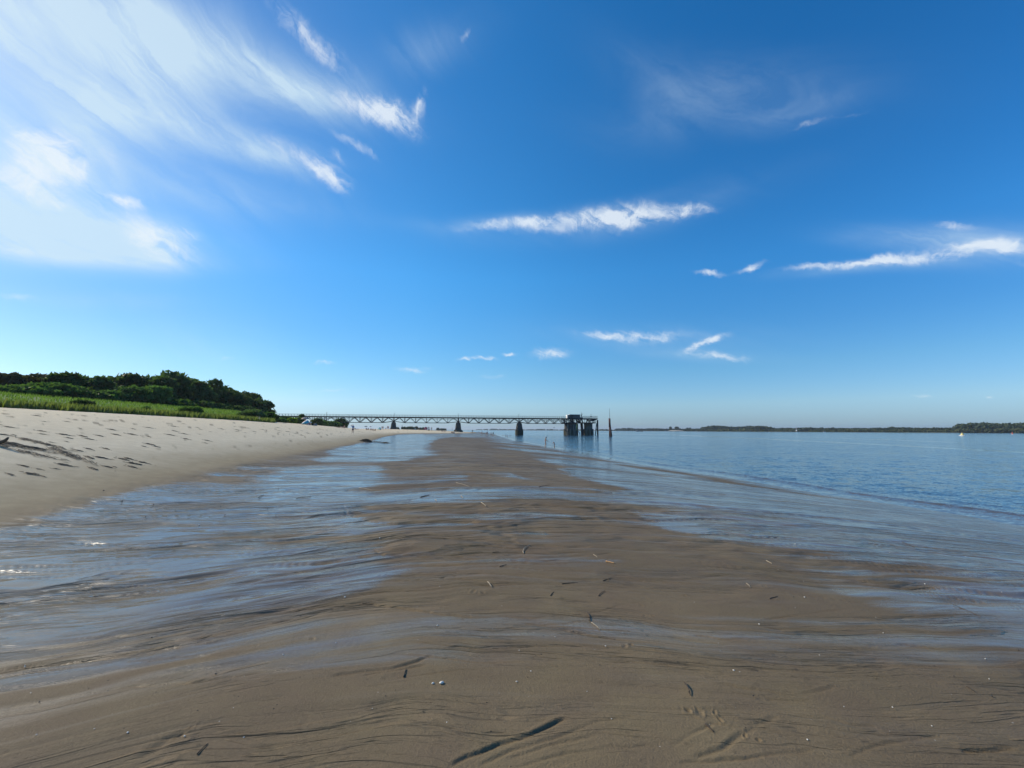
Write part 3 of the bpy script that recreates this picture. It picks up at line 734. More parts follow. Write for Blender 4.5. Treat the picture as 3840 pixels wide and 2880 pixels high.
# ---- pier head: wide platform on two caissons and raking piles
hd = empty('landing_stage', pier_pt(4, z=0)); H0 = Vector(hd.location)
tag(hd, 'broad pier head platform on two round concrete caissons with raking piles and tangled steelwork', 'pier head')
def hp(u, s_, z): return pier_pt(4, u, s_, z)-H0
def X_(px): # along-axis coordinate of a photo column, measured from support 4
    best = min(range(-400, 400), key=lambda k: abs(proj_px(pier_pt(4, k*.1, 0, 0))-px)); return best*.1
def proj_px(p):
    v = np.linalg.inv(CMn) @ np.array([p.x, p.y, p.z-H]); return 1920+F*v[0]/-v[2]
uA0, uA1 = X_(2115), X_(2158); uB0, uB1 = X_(2190), X_(2223); uE = X_(2226)
def caisson(u0, u1, zt_, mat, flut):
    r = (u1-u0)/2; c = hp((u0+u1)/2, 0, 0); b = MB()
    b.lathe([(r*1.0, -4), (r*1.0, 3.0), (r*.9, 3.05), (r*.88, zt_-.6), (r*.92, zt_-.55), (r*.92, zt_)], 28)
    o = b.build('caisson', mat, hd, True); o.location = c
    for k in range(flut):
        t = math.pi + math.pi*(k+.5)/flut
        f = MB().tube([(r*1.03*math.cos(t), r*1.03*math.sin(t), -3), (r*1.03*math.cos(t), r*1.03*math.sin(t), 3.5)], .22, 7).build('fender_pile', M_wood if k % 2 else M_paletimber2, o)
    return o
M_paletimber2 = material('grey_timber', color=(.20, .18, .15), rough=.85, var=.3, vscale=4)
caisson(uA0, uA1, 6.6, M_conc, 9); caisson(uB0, uB1, 6.7, M_conc2, 8)
piles = [(X_(2124), X_(2124), -2.9, 6.6, .35, M_paletimber2), (X_(2148), X_(2143), -3.1, 6.8, .32, M_paletimber2), (X_(2155), X_(2149), -3.3, 6.8, .3, M_paletimber2),
         (X_(2182), X_(2178), -1.5, 6.6, .75, M_steel), (X_(2160), X_(2160), -.2, 6.6, .42, M_steel), (X_(2166.5), X_(2166.5), .6, 6.6, .36, M_steel),
         (X_(2163.5), X_(2163.5), -1.8, 6.4, .17, M_paletimber2)]
for (ub, ut, s_, z, r, m_) in piles: MB().tube([hp(ub, s_, -3), hp(ut, s_, z)], r, 10).build('pile', m_, hd, True)
b = MB().tube([hp(X_(2157), -2.4, 2.6), hp(X_(2157), -2.4, 6.5)], .42, 10); b.build('fender', M_yellow, hd, True)
b = MB().tube([hp(X_(2165), -1.6, 1.9), hp(X_(2168), -1.6, 1.7), hp(X_(2171), -1.6, .9), hp(X_(2172), -1.6, .2)], .3, 10); b.build('pipe', M_white, hd, True)
b = MB()
b.box(hp((uA0+uE)/2, 0, 6.95), (uE-uA0-.6, 8.6, .5), ang); b.build('lower_platform', M_deck, hd)
rr = random.Random(3)
for k in range(60):
    u = rr.uniform(uA0-1.5, uE); s_ = rr.choice((-4, -2, 0, 2, 4)); du = rr.uniform(-1.8, 1.8)
    MB().beam(hp(u, s_, 7.15), hp(min(u+du, uE), s_+rr.choice((-1, 0, 1)), DK-.5), rr.uniform(.12, .3), rr.uniform(.12, .28)).build('brace', M_steel, hd)
for k in range(16):
    s_ = -4.2; u = uA0-1+(uE-uA0)*k/15; MB().beam(hp(u, s_, 7.1), hp(u, s_, DK-.5), .16).build('brace', M_steel, hd)
b = MB(); b.box(hp((uA0-3+uE+.8)/2, 0, DK-.25), (uE+.8-uA0+3, 9.2, .5), ang); b.build('deck', M_deck, hd)
for k in range(9): MB().beam(hp(uE-2.4, -4+k, 8.0), hp(uE+.9, -4+k, DK-.5), .16).build('bracket', M_steel, hd)
b = MB()
for s_ in (-4.5, 4.5):
    for k in range(28):
        u = X_(2120)+(uE+.8-X_(2120))*k/27
        if False: continue
        b.beam(hp(u, s_, DK), hp(u, s_, DK+1.35), .08)
    for z in (.45, .9, 1.33): b.beam(hp(X_(2173), s_, DK+z), hp(uE+.8, s_, DK+z), .06)
for k in range(6): b.beam(hp(uE+.8, -4.5+9*k/5, DK), hp(uE+.8, -4.5+9*k/5, DK+1.35), .08)
for z in (.45, .9, 1.33): b.beam(hp(uE+.8, -4.5, DK+z), hp(uE+.8, 4.5, DK+z), .06)
b.build('railing', M_rail, hd)
# shed on the head
def thing(name, label, cat, loc, rz=0.0, group=None):
    o = empty(name, loc, rz); return tag(o, label, cat, group)
u0, u1 = X_(2131), X_(2171); cu = (u0+u1)/2; sw = u1-u0
sh = thing('shed', 'dark grey corrugated shed with flat roof standing on the pier head deck', 'shed', pier_pt(4, cu, -1.2, DK), ang)
b = MB(); b.box((0, 0, 1.05), (sw-.2, 3.4, 2.1))
for k in range(22): b.box((-sw/2+.2+(sw-.4)*k/21, -1.73, 1.05), (.09, .06, 2.1))
b.build('wall', M_sheet, sh); MB().box((0, 0, 2.18), (sw+.15, 3.8, .14)).build('roof', M_white, sh)
MB().box((-.3*sw, -1.8, 1.0), (.9, .08, 1.95)).build('door', M_steel, sh)
cb = thing('cabinet', 'small white box cabin against the left end of the shed on the pier head', 'cabin', pier_pt(4, X_(2127), -1.0, DK), ang)
MB().box((0, 0, 1.0), (1.1, 2.4, 2.0)).build('wall', M_white, cb); MB().box((0, 0, 2.05), (1.25, 2.6, .08)).build('roof', M_white, cb)
MB().box((.1, -1.23, .95), (.6, .05, 1.75)).build('door', M_rail, cb)
ms = thing('signal_mast', 'thin signal mast with lights and cross arms beside the shed on the pier head', 'mast', pier_pt(4, X_(2179), -1, DK), ang)
MB().tube([(0, 0, 0), (0, 0, 3.9)], [.12, .05], 6).build('pole', M_steel, ms)
MB().box((0, 0, 1.6), (.5, .4, 1.1)).box((0, 0, .35), (1.5, .9, .7)).build('equipment_box', M_rail, ms)
MB().beam((-.1, 0, 2.7), (.6, 0, 2.7), .1).box((.5, 0, 2.5), (.35, .3, .5)).build('lamp', M_steel, ms)
ms = thing('beacon', 'small beacon post on the far railing corner of the pier head', 'beacon', pier_pt(4, X_(2213), -2, DK), ang)
MB().tube([(0, 0, 0), (0, 0, 2.2)], .06, 6).build('post', M_rail, ms); MB().box((0, 0, 1.25), (.8, .5, .25)).lathe([(.14, 0), (.18, .1), (.14, .35), (0, .42)], 8, (0, 0, 2.1)).build('lamp', M_steel, ms)
# tall guide pile standing free at the corner of the head
gp = thing('guide_pile', 'tall dark steel pile with a raking prop at the river end of the pier head', 'pile', pier_pt(4, X_(2227)+.3, -5.2, 0), 0)
MB().tube([(0, 0, -3), (0, 0, 8.6)], .45, 12).build('pile', M_rust2 if 'M_rust2' in globals() else M_steel, gp, True)
MB().tube([(-1.7, 0, -2), (-.5, 0, 6.8)], .26, 8).build('prop', M_paletimber2, gp, True)
gp2 = thing('dolphin', 'rusty mooring dolphin of raking steel tubes with a thin pole, standing alone in the river', 'mooring dolphin', at(2287, dist=193, z=0))
s = 193/F/1.0
MB().tube([(0, 0, 4.4), (-.06, 0, 8.5)], [.50, .45], 16).build('head_tube', M_rust, gp2, True)
for (dx, dy, dx2, dy2) in ((-.38, -.3, -.2, -.1), (1.15, -.3, .22, -.08), (.3, 1.0, .05, .2), (.25, -.8, .03, -.2)): MB().tube([(dx, dy, -2.6), (dx2, dy2, 4.9)], .26, 10).build('leg', M_rustd, gp2, True)
MB().tube([(0.05, 0, 8.7), (.08, 0, 13.3)], [.10, .05], 6).build('pole', M_rail, gp2)

# ================================================================ grass bank and vegetation
def leaf_fn(c1, c2, tr=.35):
    def fn(w, p, out):
        P = w.n('ShaderNodeNewGeometry').outputs['Position']
        ri = w.n('ShaderNodeObjectInfo').outputs['Random']
        n_ = w.noise(P, .55, 3, .6); n2 = w.noise(P, 3.3, 3, .6)
        f = w.m('ADD', w.mr(n_, .3, .7, -.1, .6), w.mr(n2, .3, .7, -.1, .5))  # clump noise paints lit and dark foliage into the leaf colour
        c = w.mix(f, (*c1, 1), (*c2, 1))
        c = w.v('SCALE', c, sc=w.mr(ri, 0, 1, .8, 1.2))
        w.lk(c, p.inputs['Base Color']); p.inputs['Roughness'].default_value = .6; p.inputs['Specular IOR Level'].default_value = .06
        t = w.n('ShaderNodeBsdfTranslucent'); w.lk(w.v('MULTIPLY', c, (1.1, 1.5, .5)), t.inputs[0])
        mx = w.n('ShaderNodeMixShader'); mx.inputs[0].default_value = tr
        w.lk(p.outputs[0], mx.inputs[1]); w.lk(t.outputs[0], mx.inputs[2]); w.lk(mx.outputs[0], out.inputs[0])
    return fn
M_leaf_dark = material('oak_leaves', leaf_fn((.042, .066, .028), (.115, .145, .055), .32))
M_leaf_mid = material('bush_leaves', leaf_fn((.06, .11, .035), (.15, .20, .07), .38))
M_leaf_lite = material('willow_leaves', leaf_fn((.10, .14, .06), (.18, .22, .10), .35))
M_leaf_yel = material('yellow_green_leaves', leaf_fn((.14, .18, .03), (.24, .27, .05), .4))
M_leaf_red = material('bronze_leaves', leaf_fn((.055, .04, .025), (.10, .075, .04), .25))
M_far1 = material('far_wood_leaves', leaf_fn((.035, .05, .028), (.085, .105, .05), .2))
M_far2 = material('far_thicket_leaves', leaf_fn((.06, .075, .035), (.15, .16, .075), .25))
M_bark = material('bark', color=(.07, .055, .045), rough=.9, var=.3, vscale=2)
M_grass = material('grass', leaf_fn((.12, .165, .04), (.22, .26, .08), .4))
M_reed = material('dry_reed_grass', leaf_fn((.17, .18, .06), (.27, .25, .11), .4))
def cards(C, size, rs, tilt=1.0, asp=1.4):
    """one small quad per centre, randomly turned"""
    n = len(C); a = rs.rand(n)*2*np.pi; b = np.arccos(rs.rand(n)*2-1)
    nrm = np.stack([np.sin(b)*np.cos(a), np.sin(b)*np.sin(a), np.cos(b)], 1)
    t = np.cross(nrm, rs.randn(n, 3)); t /= np.linalg.norm(t, axis=1)[:, None]; u = np.cross(nrm, t)
    s_ = (size*(.6+.8*rs.rand(n)))[:, None] if np.ndim(size) else (size*(.6+.8*rs.rand(n)))[:, None]
    V = np.stack([C-t*s_*asp, C-u*s_*.7, C+t*s_*asp, C+u*s_*.7], 1).reshape(-1, 3)
    return V, np.arange(4*n).reshape(-1, 4)
def crown_pts(rs, lobes, n, inner=.55):
    """points filling the outer shell of a set of lobes (cx,cy,cz,rx,ry,rz)"""
    vol = np.array([l[3]*l[4]*l[5] for l in lobes])**.66; k = rs.choice(len(lobes), n, p=vol/vol.sum())
    L = np.array(lobes)[k]; d = rs.randn(n, 3); d /= np.linalg.norm(d, axis=1)[:, None]
    r = (inner+(1.08-inner)*rs.rand(n)**.6)
    bump = 1+.16*np.sin(d[:, 0]*7+k)*np.sin(d[:, 1]*6+2*k)*1.0
    return L[:, :3]+d*L[:, 3:]*(r*bump)[:, None]
def tree(name, label, cat, loc, h, w_, mat, seed, group=None, leaf=.34, n=3200, trunk=.25, open_=0.0, low=.12, dep=None, lob=None, barkm=None):
    rs = np.random.RandomState(seed); dep = dep or w_
    t = thing(name, label, cat, loc, 0, group)
    lobes = []; m_ = lob or 9
    for k in range(m_):
        f = (k+.5)/m_; zc = h*(low+.12+(1-low-.26)*rs.rand()**.75)
        rad = math.sin(math.pi*min(1, max(.12, (zc/h-low*.4)/(1.12-low*.4)))**.85)
        a = rs.rand()*2*np.pi; q = rs.rand()**.5*.62*rad
        r = (.22+.14*rs.rand())*(1-.25*open_)
        lobes.append((math.cos(a)*q*w_/2*1.15, math.sin(a)*q*dep/2*1.15, zc, r*w_*.95, r*dep*.95, r*h*.62*(w_/h)**.3))
    lobes.append((0, 0, h*.80, w_*.26, dep*.26, h*.20)); lobes.append((rs.uniform(-.1, .1)*w_, 0, h*.45, w_*.34, dep*.34, h*.25))
    C = crown_pts(rs, lobes, n, .5)
    C = C[C[:, 2] > h*low*.5]
    if open_:
        keep = pnoise(C[:, 0]*.9+seed, C[:, 2]*.9) + .3*rs.randn(len(C)) > -.25+open_*.5; C = C[keep]
    V, Fq = cards(C, leaf, rs)
    mesh_np('crown', V, Fq, [mat], t)
    b = MB(); b.tube([(0, 0, -.5), (rs.uniform(-.2, .2), 0, h*.3), (rs.uniform(-.4, .4), 0, h*.62)], [trunk*1.25, trunk, trunk*.4], 7)
    for l in lobes[:7]: b.tube([(0, 0, h*.28), (l[0]*.5, l[1]*.5, (h*.3+l[2])/2), (l[0], l[1], l[2])], [trunk*.55, trunk*.35, trunk*.12], 5, False)
    b.build('trunk', barkm or M_bark, t)
    return t
# grass-covered dike: its own sheet riding a little above the sand
gx_ = np.linspace(-38, -120, 150); gy_ = np.concatenate([np.linspace(-60, 15, 20)[:-1], np.linspace(15, 190, 260)])
BX, BY = np.meshgrid(gx_, gy_); edge = -BX-(41.5+.6*np.maximum(BY-69, 0)+1.2*fbm(BX*.1, BY*.11, 3)+1.5*fbm(BX*.7+3, BY*.5, 3)+3*sstep(110, 190, BY)*0)
gb = macro(BX, BY) + np.clip(edge*.18, -.5, .22) + .10*fbm(BX*.35, BY*.35, 4)
n1_, n2_ = BX.shape; ii = np.arange(n1_-1)[:, None]*n2_+np.arange(n2_-1)[None, :]
bank = mesh_np('grass_bank', np.stack([BX, BY, gb], -1).reshape(-1, 3), np.stack([ii, ii+1, ii+n2_+1, ii+n2_], -1).reshape(-1, 4), [material('grass_turf', leaf_fn((.10, .145, .035), (.17, .22, .055), .0))], smooth=True)
tag(bank, kind='structure')
def tufts(name, n, fx, size, mat, seed, label, cat):
    rs = np.random.RandomState(seed); x, y = fx(rs, n); x = x-.6*np.maximum(y-69, 0); z = macro(x, y)
    e = -x-41.5; k = 3; V = []
    a = rs.rand(n)*np.pi; hgt = size*(.5+rs.rand(n)); w_ = size*.55
    lx, ly = rs.randn(n)*.25*size, rs.randn(n)*.25*size
    P0_ = np.stack([x-np.cos(a)*w_/2, y-np.sin(a)*w_/2, z-.02], 1); P1_ = np.stack([x+np.cos(a)*w_/2, y+np.sin(a)*w_/2, z-.02], 1)
    P2_ = np.stack([x+lx, y+ly, z+.15+hgt], 1)
    V = np.stack([P0_, P1_, P2_], 1).reshape(-1, 3)
    o = mesh_np(name, V, np.arange(3*n).reshape(-1, 3), [mat]); tag(o, label, cat, None, 'stuff'); return o
tufts('grass', 60000, lambda rs, n: (-(42.5+rs.rand(n)**1.1*34), 18+rs.rand(n)**.8*140), .34, M_grass, 4, 'bright green grass covering the sloping river bank', 'grass')
tufts('reed_grass', 16000, lambda rs, n: (-(40.8+np.abs(rs.randn(n))*2.2), 18+rs.rand(n)*165), .5, M_reed, 5, 'dry straw coloured grass along the foot of the bank', 'reed grass')

# ---- the wood on the bank: (photo column, top row, width px, kind)
WOOD = [(14, 1393, 90, 'r'), (86, 1403, 80, 'r'), (150, 1403, 90, 'r'), (215, 1390, 110, 'd'), (268, 1400, 80, 'd'), (310, 1418, 80, 'd'), (352, 1410, 80, 'd'),
        (395, 1408, 80, 'd'), (438, 1392, 80, 'd'), (478, 1390, 85, 'd'), (520, 1402, 80, 'd'), (560, 1399, 80, 'd'), (602, 1402, 80, 'd'), (646, 1388, 100, 'd'),
        (695, 1402, 85, 'd'), (735, 1420, 80, 'd'), (785, 1410, 80, 'o'), (830, 1440, 70, 'd'), (865, 1456, 70, 'd'), (900, 1458, 70, 'd'), (935, 1468, 66, 'd'),
        (965, 1488, 60, 'o'), (992, 1493, 56, 'o')]
for k, (px, ty, wpx, kd) in enumerate(WOOD):
    lat = 74 + (k % 3)*3.0; d_ = lat*F/(1920-px)
    p = at(px, dist=d_); zb = p.z; ztop = H+(1609-ty)/F*d_*1.0
    h = (ztop-zb)*.91; w_ = wpx*1.12*d_/F
    tree('tree' if kd != 'r' else 'bronze_tree', ('broad dark tree number %d in the wood, counted from the left' % (k+1)) if kd == 'd' else '', 'tree', p, h, max(w_, 4.5),
         {'d': M_leaf_dark, 'r': M_leaf_red, 'o': M_leaf_dark}[kd], 50+k, 'trees of the wood on the bank', leaf=.36 if d_ < 90 else .42, n=3300 if kd != 'o' else 2600,
         trunk=.32, open_={'d': .3, 'r': .3, 'o': .75}[kd], low=.06, dep=w_*1.1, lob=13)
# labels for the wood, each told by what is seen at its place
_w = [o for o in COL.objects if o.get('group') == 'trees of the wood on the bank']
_wl = ['thin bronze tree cut by the left edge of the photo', 'bronze leaved tree second from the left edge', 'reddish tree left of the tall green crown, third from the left edge',
 'tall feathery green tree forming the first high peak of the wood', 'tree sloping down to the right of the first high peak', 'low crowned tree in the dip of the skyline after the first peak',
 'dark tree rising just right of the first skyline dip', 'dark round crown left of the broad flat double peak', 'left crown of the broad flat double peak in the middle of the wood',
 'right crown of the broad flat double peak in the middle of the wood', 'dark crown between the double peak and the tallest tree, nearest the double peak', 'dark crown midway between the double peak and the tallest tree',
 'dark crown touching the left flank of the tallest tree', 'tallest darkest tree with a smooth domed top, right of the middle of the wood', 'crown on the right shoulder of the tallest domed tree',
 'crown in the notch left of the airy see-through tree', 'airy tree with sky showing through, high on the right part of the wood', 'dark tree just right of the airy see-through tree',
 'dark tree on the falling right slope of the skyline, nearer the airy tree', 'dark tree halfway down the falling right slope of the skyline', 'last dense dark tree before the wood thins out at its right end',
 'thin tree second from the right end of the wood', 'loose leaved tree at the very right end of the wood with sky through it']
for o, l in zip(_w, _wl): o['label'] = l; o.name = 'tree'
SHRUBS = [(60, 1448, 120, 'm', 'dense green shrub at the foot of the wood by the left edge'), (125, 1440, 90, 'm', 'pale green shrub below the bronze trees'), (200, 1438, 110, 'm', 'large light green shrub below the first high peak of the wood'),
          (300, 1470, 90, 'dm', 'dark shrub below the first dip of the skyline'), (355, 1482, 60, 'm', 'small light shrub low in the wood, left of the pale pair'), (415, 1470, 80, 'm', 'mid green shrub just left of the tall pale shrub'),
          (500, 1448, 120, 'l', 'tall pale green shrub in front of the middle of the wood'), (568, 1442, 80, 'l', 'narrow pale green shrub left of the tallest tree'), (600, 1488, 80, 'dm', 'low dark shrub right of the pale narrow one'),
          (665, 1500, 70, 'm', 'grey green shrub below the tallest tree'), (720, 1505, 80, 'dm', 'dark shrub below the notch by the airy tree'), (800, 1515, 90, 'dm', 'dark shrub below the airy tree'), (870, 1530, 90, 'dm', 'dark shrub below the falling slope of the wood'),
          (250, 1480, 100, 'dm', 'dark undergrowth clump right of the large light green shrub'), (450, 1492, 90, 'dm', 'dark undergrowth clump below the tall pale shrub')]
for k, (px, ty, wpx, kd, lb) in enumerate(SHRUBS):
    d_ = 66*F/(1920-px); p = at(px, dist=d_); h = (H+(1609-ty)/F*d_-p.z)*.92; w_ = wpx*1.3*d_/F
    tree('shrub', lb, 'shrub', p, max(h, 1.5), w_, {'m': M_leaf_mid, 'l': M_leaf_mid, 'dm': M_leaf_dark}[kd], 200+k, 'shrubs along the front of the wood', leaf=.26, n=2600, trunk=.1, low=.0, lob=9)
BUSH = [(300, 1505, 1541, 56, M_leaf_dark, 45, 'round dark bush alone on the grass bank', 0), (705, 1526, 1566, 60, M_leaf_mid, 45, 'spiky green bush on the edge of grass and sand', .3),
        (945, 1534, 1578, 84, M_leaf_lite, 47, 'grey green willow bush behind the seated couple', 0), (1000, 1545, 1580, 44, M_leaf_mid, 47, 'small bush right of the willow bush', .1),
        (540, 1538, 1556, 20, M_leaf_mid, 45, 'tiny bush on the edge of the grass', .1), (1020, 1546, 1582, 30, M_leaf_dark, 50, 'dark upright bush where the pier deck disappears', 0),
        (1048, 1562, 1584, 40, M_leaf_mid, 58, 'low bush under the landward end of the pier', 0), (1070, 1556, 1584, 34, M_leaf_dark, 66, 'dark green bush under the pier deck left of the yellow one', 0),
        (1092, 1560, 1587, 26, M_leaf_yel, 56, 'yellow green bush under the pier deck', 0), (1118, 1562, 1589, 40, M_leaf_mid, 70, 'bush just left of the beach umbrella', 0),
        (1130, 1552, 1588, 26, M_leaf_dark, 75, 'tall dark bush behind the beach umbrella', .3), (1186, 1566, 1590, 36, M_leaf_dark, 80, 'dark bush between the umbrella and the nearest pedestal', 0),
        (1205, 1574, 1592, 40, M_leaf_mid, 84, 'low green bush left of the sign bearing pedestal', 0), (1245, 1576, 1592, 44, M_leaf_mid, 88, 'low green bush right of the sign bearing pedestal', 0),
        (1278, 1566, 1592, 36, M_leaf_mid, 92, 'rounded green bush under the first clear truss span', 0), (1292, 1578, 1592, 22, M_leaf_dark, 94, 'last dark bush at the right end of the bank vegetation', 0)]
for k, (px, ty, by, wpx, m_, lat, lb, op) in enumerate(BUSH):
    ty += 8 if 1010 < px < 1122 else 3
    d_ = lat*F/(1920-px); p = at(px, dist=d_)
    zb_img = H+(1609-by)/F*d_; base = min(p.z, zb_img+.3) if d_ > 60 else p.z
    h = H+(1609-ty)/F*d_-base; tree('bush', lb, 'bush', Vector((p.x, p.y, base)), max(h, .8), wpx*1.2*d_/F, m_, 300+k, None, leaf=.15+.0012*d_, n=2400, trunk=.06, low=0.0, lob=8, open_=op)

# ================================================================ far shores
def far_fn(w, p, out):
    P = w.n('ShaderNodeNewGeometry').outputs['Position']; n_ = w.noise(P, .01, 4, .6); x, y, z = w.sep(P)
    c = w.mix(w.mr(n_, .4, .6), (.13, .12, .08, 1), (.10, .12, .055, 1))
    w.lk(c, p.inputs['Base Color']); p.inputs['Roughness'].default_value = .9
SH = [(-1500, 4200), (-700, 3600), (-200, 3300), (150, 2900), (330, 2350), (480, 1900), (570, 1550), (650, 1250), (740, 940), (800, 800), (880, 690), (960, 560), (1040, 380), (1100, 100), (1150, -300)]
def sh_at(px):  # point of the far shoreline on a photo column
    D = raydir(px, 1612); r = D[0]/D[1]
    for (a, b), (c, d) in zip(SH, SH[1:]):
        f0 = a-r*b; f1 = c-r*d
        if f0 <= 0 <= f1: t = f0/(f0-f1); return Vector((a+(c-a)*t, b+(d-b)*t, 0))
    return Vector((*SH[0], 0)) if r < 0 else Vector((*SH[-1], 0))
V = []; Fq = []
rings = [(0, -1.0), (8, .5), (40, 1.2), (120, 2.0), (2500, 3.0)]
for i, (x, y) in enumerate(SH):
    l = math.hypot(x, y); nx, ny = x/l, y/l
    for off, z in rings: V.append((x+nx*off, y+ny*off, z))
m_ = len(rings)
for i in range(len(SH)-1):
    for j in range(m_-1): Fq.append((i*m_+j, i*m_+j+1, (i+1)*m_+j+1, (i+1)*m_+j))
fb = mesh_np('far_bank', V, Fq, [material('far_bank_mud', far_fn)]); tag(fb, kind='structure')
def wood(name, px0, px1, hfun, mat, seed, n, label, depth=60, back=20, lsz=1.6):
    rs = np.random.RandomState(seed); C = []; S = []
    k = max(6, int((px1-px0)/7))
    for i in range(k*3):
        px = px0+(px1-px0)*rs.rand(); s_ = sh_at(px); u = s_.normalized(); off = back+rs.rand()*depth
        p = s_+u*off; hh = hfun(px)*s_.y/F*(.68+.32*rs.rand()); w_ = hh*(.55+.5*rs.rand())
        m = int(n/(k*3)); d = rs.randn(m, 3); d /= np.linalg.norm(d, axis=1)[:, None]
        r = .75+.3*rs.rand(m)
        q = np.array([p.x, p.y, 1+hh*.5])+d*np.array([w_, w_, hh*.5])*r[:, None]*(1+.15*np.sin(d[:, :1]*6+i))
        C.append(q); S.append(np.full(m, lsz*s_.length/1000))
    C = np.concatenate(C); V, Fq = cards(C, np.concatenate(S), rs, asp=1.2)
    o = mesh_np(name, V, Fq, [mat]); tag(o, label, 'wood', None, 'stuff'); return o
wood('distant_wood', 1780, 2330, lambda px: 3.8+1.8*math.sin(px*.05)*math.sin(px*.013)+(2.0 if px > 2200 else 0), M_far1, 21, 9000, 'hazy thin line of trees on the farthest shore behind the pier', 60, 10, 1.1)
wood('distant_wood', 2310, 2655, lambda px: 8.5+1.2*math.sin(px*.07), M_far1, 22, 14000, 'low even belt of trees left of the tall block on the far shore', 60, 12, 1.5)
wood('distant_wood', 2640, 2890, lambda px: 19+2.2*math.sin(px*.045)-.0*(px-2640), M_far1, 23, 22000, 'tall dark block of woodland in the middle of the far shore', 80, 25, 1.7)
wood('distant_wood', 2590, 3620, lambda px: 7.5+1.2*math.sin(px*.03), M_far2, 24, 30000, 'light green scrub along the water of the far shore', 40, 10, 1.7)
wood('distant_wood', 2870, 3640, lambda px: 12.5+1.3*math.sin(px*.021)+(px-2870)*.006, M_far1, 25, 36000, 'long olive green belt of trees right of the tall block on the far shore', 70, 30, 1.9)
wood('distant_wood', 3610, 3990, lambda px: 32+4*math.sin((px-3610)*.022)+(6 if px > 3770 else 0), M_far1, 26, 34000, 'high wood at the right edge of the photo on the near part of the far shore', 70, 20, 2.2)
wood('distant_wood', 3600, 3990, lambda px: 13, M_far2, 27, 16000, 'green thicket below the high wood at the right edge of the photo', 20, 8, 2.2)
# near-side shore beyond the pier (far left bank)
for k, (px, ty, wpx, d_, lb) in enumerate([(1519, 1604, 22, 560, 'left end tree of the low wood seen under the second truss span'), (1536, 1602, 26, 560, 'broad tree in the low wood seen under the second truss span'),
        (1549, 1603, 20, 600, 'right shoulder tree of the low wood seen under the second truss span'), (1561, 1600.5, 14, 620, 'pointed tree standing highest behind the sitting group on the spit'),
        (1574, 1605, 18, 640, 'small tree between the pointed tree and the red beach tent'), (1586, 1605.5, 14, 680, 'small tree just left of the red beach tent'),
        (1645, 1607.5, 10, 900, 'little dark tree on the far beach right of the red tent'), (1660, 1609, 20, 900, 'flat little tree on the far beach left of the big pedestal'),
        (1490, 1607, 12, 560, 'small tree just right of the second pedestal')]):
    p = at(px, dist=d_); h = (1611.5-ty)/F*d_+H-p.z; tree('far_tree', lb, 'tree', p, max(h, 3), wpx*d_/F*1.2, M_far1, 400+k, None, leaf=1.3*d_/600, n=500, trunk=.3, low=0, lob=6)
for k, (px, ty, wpx, lb) in enumerate([(2515, 1601, 9, 'round lone tree left of the pale sandy patch on the far shore'), (2541, 1600.5, 14, 'largest lone tree above the pale sandy patch on the far shore'),
        (2577, 1605, 6, 'small round tree right of the pale sandy patch'), (2588, 1604, 7, 'small pointed tree nearest the tall block of woodland')]):
    s_ = sh_at(px); p = s_+s_.normalized()*15; p.z = 1; d_ = p.y
    tree('far_tree', lb, 'tree', p, (1615.5-ty)/F*d_, wpx*d_/F*1.1, M_far1, 430+k, None, leaf=2.0, n=700, trunk=.5, low=.1, lob=7)
s_ = sh_at(2545); V = []; b = MB()
sp_ = []
for t in range(12): sp_.append((math.cos(t*math.pi/6)*38, math.sin(t*math.pi/6)*14))
b.add([(s_.x+x, s_.y+y+4, 1.0) for x, y in sp_]+[(s_.x+x*.6, s_.y+y*.6+10, 3.8) for x, y in sp_], [(i, (i+1) % 12, 12+(i+1) % 12, 12+i) for i in range(12)]+[tuple(range(12, 24))])
o = b.build('sand_bank', material('pale_sand', color=(.42, .39, .32), rough=.9)); tag(o, kind='structure')
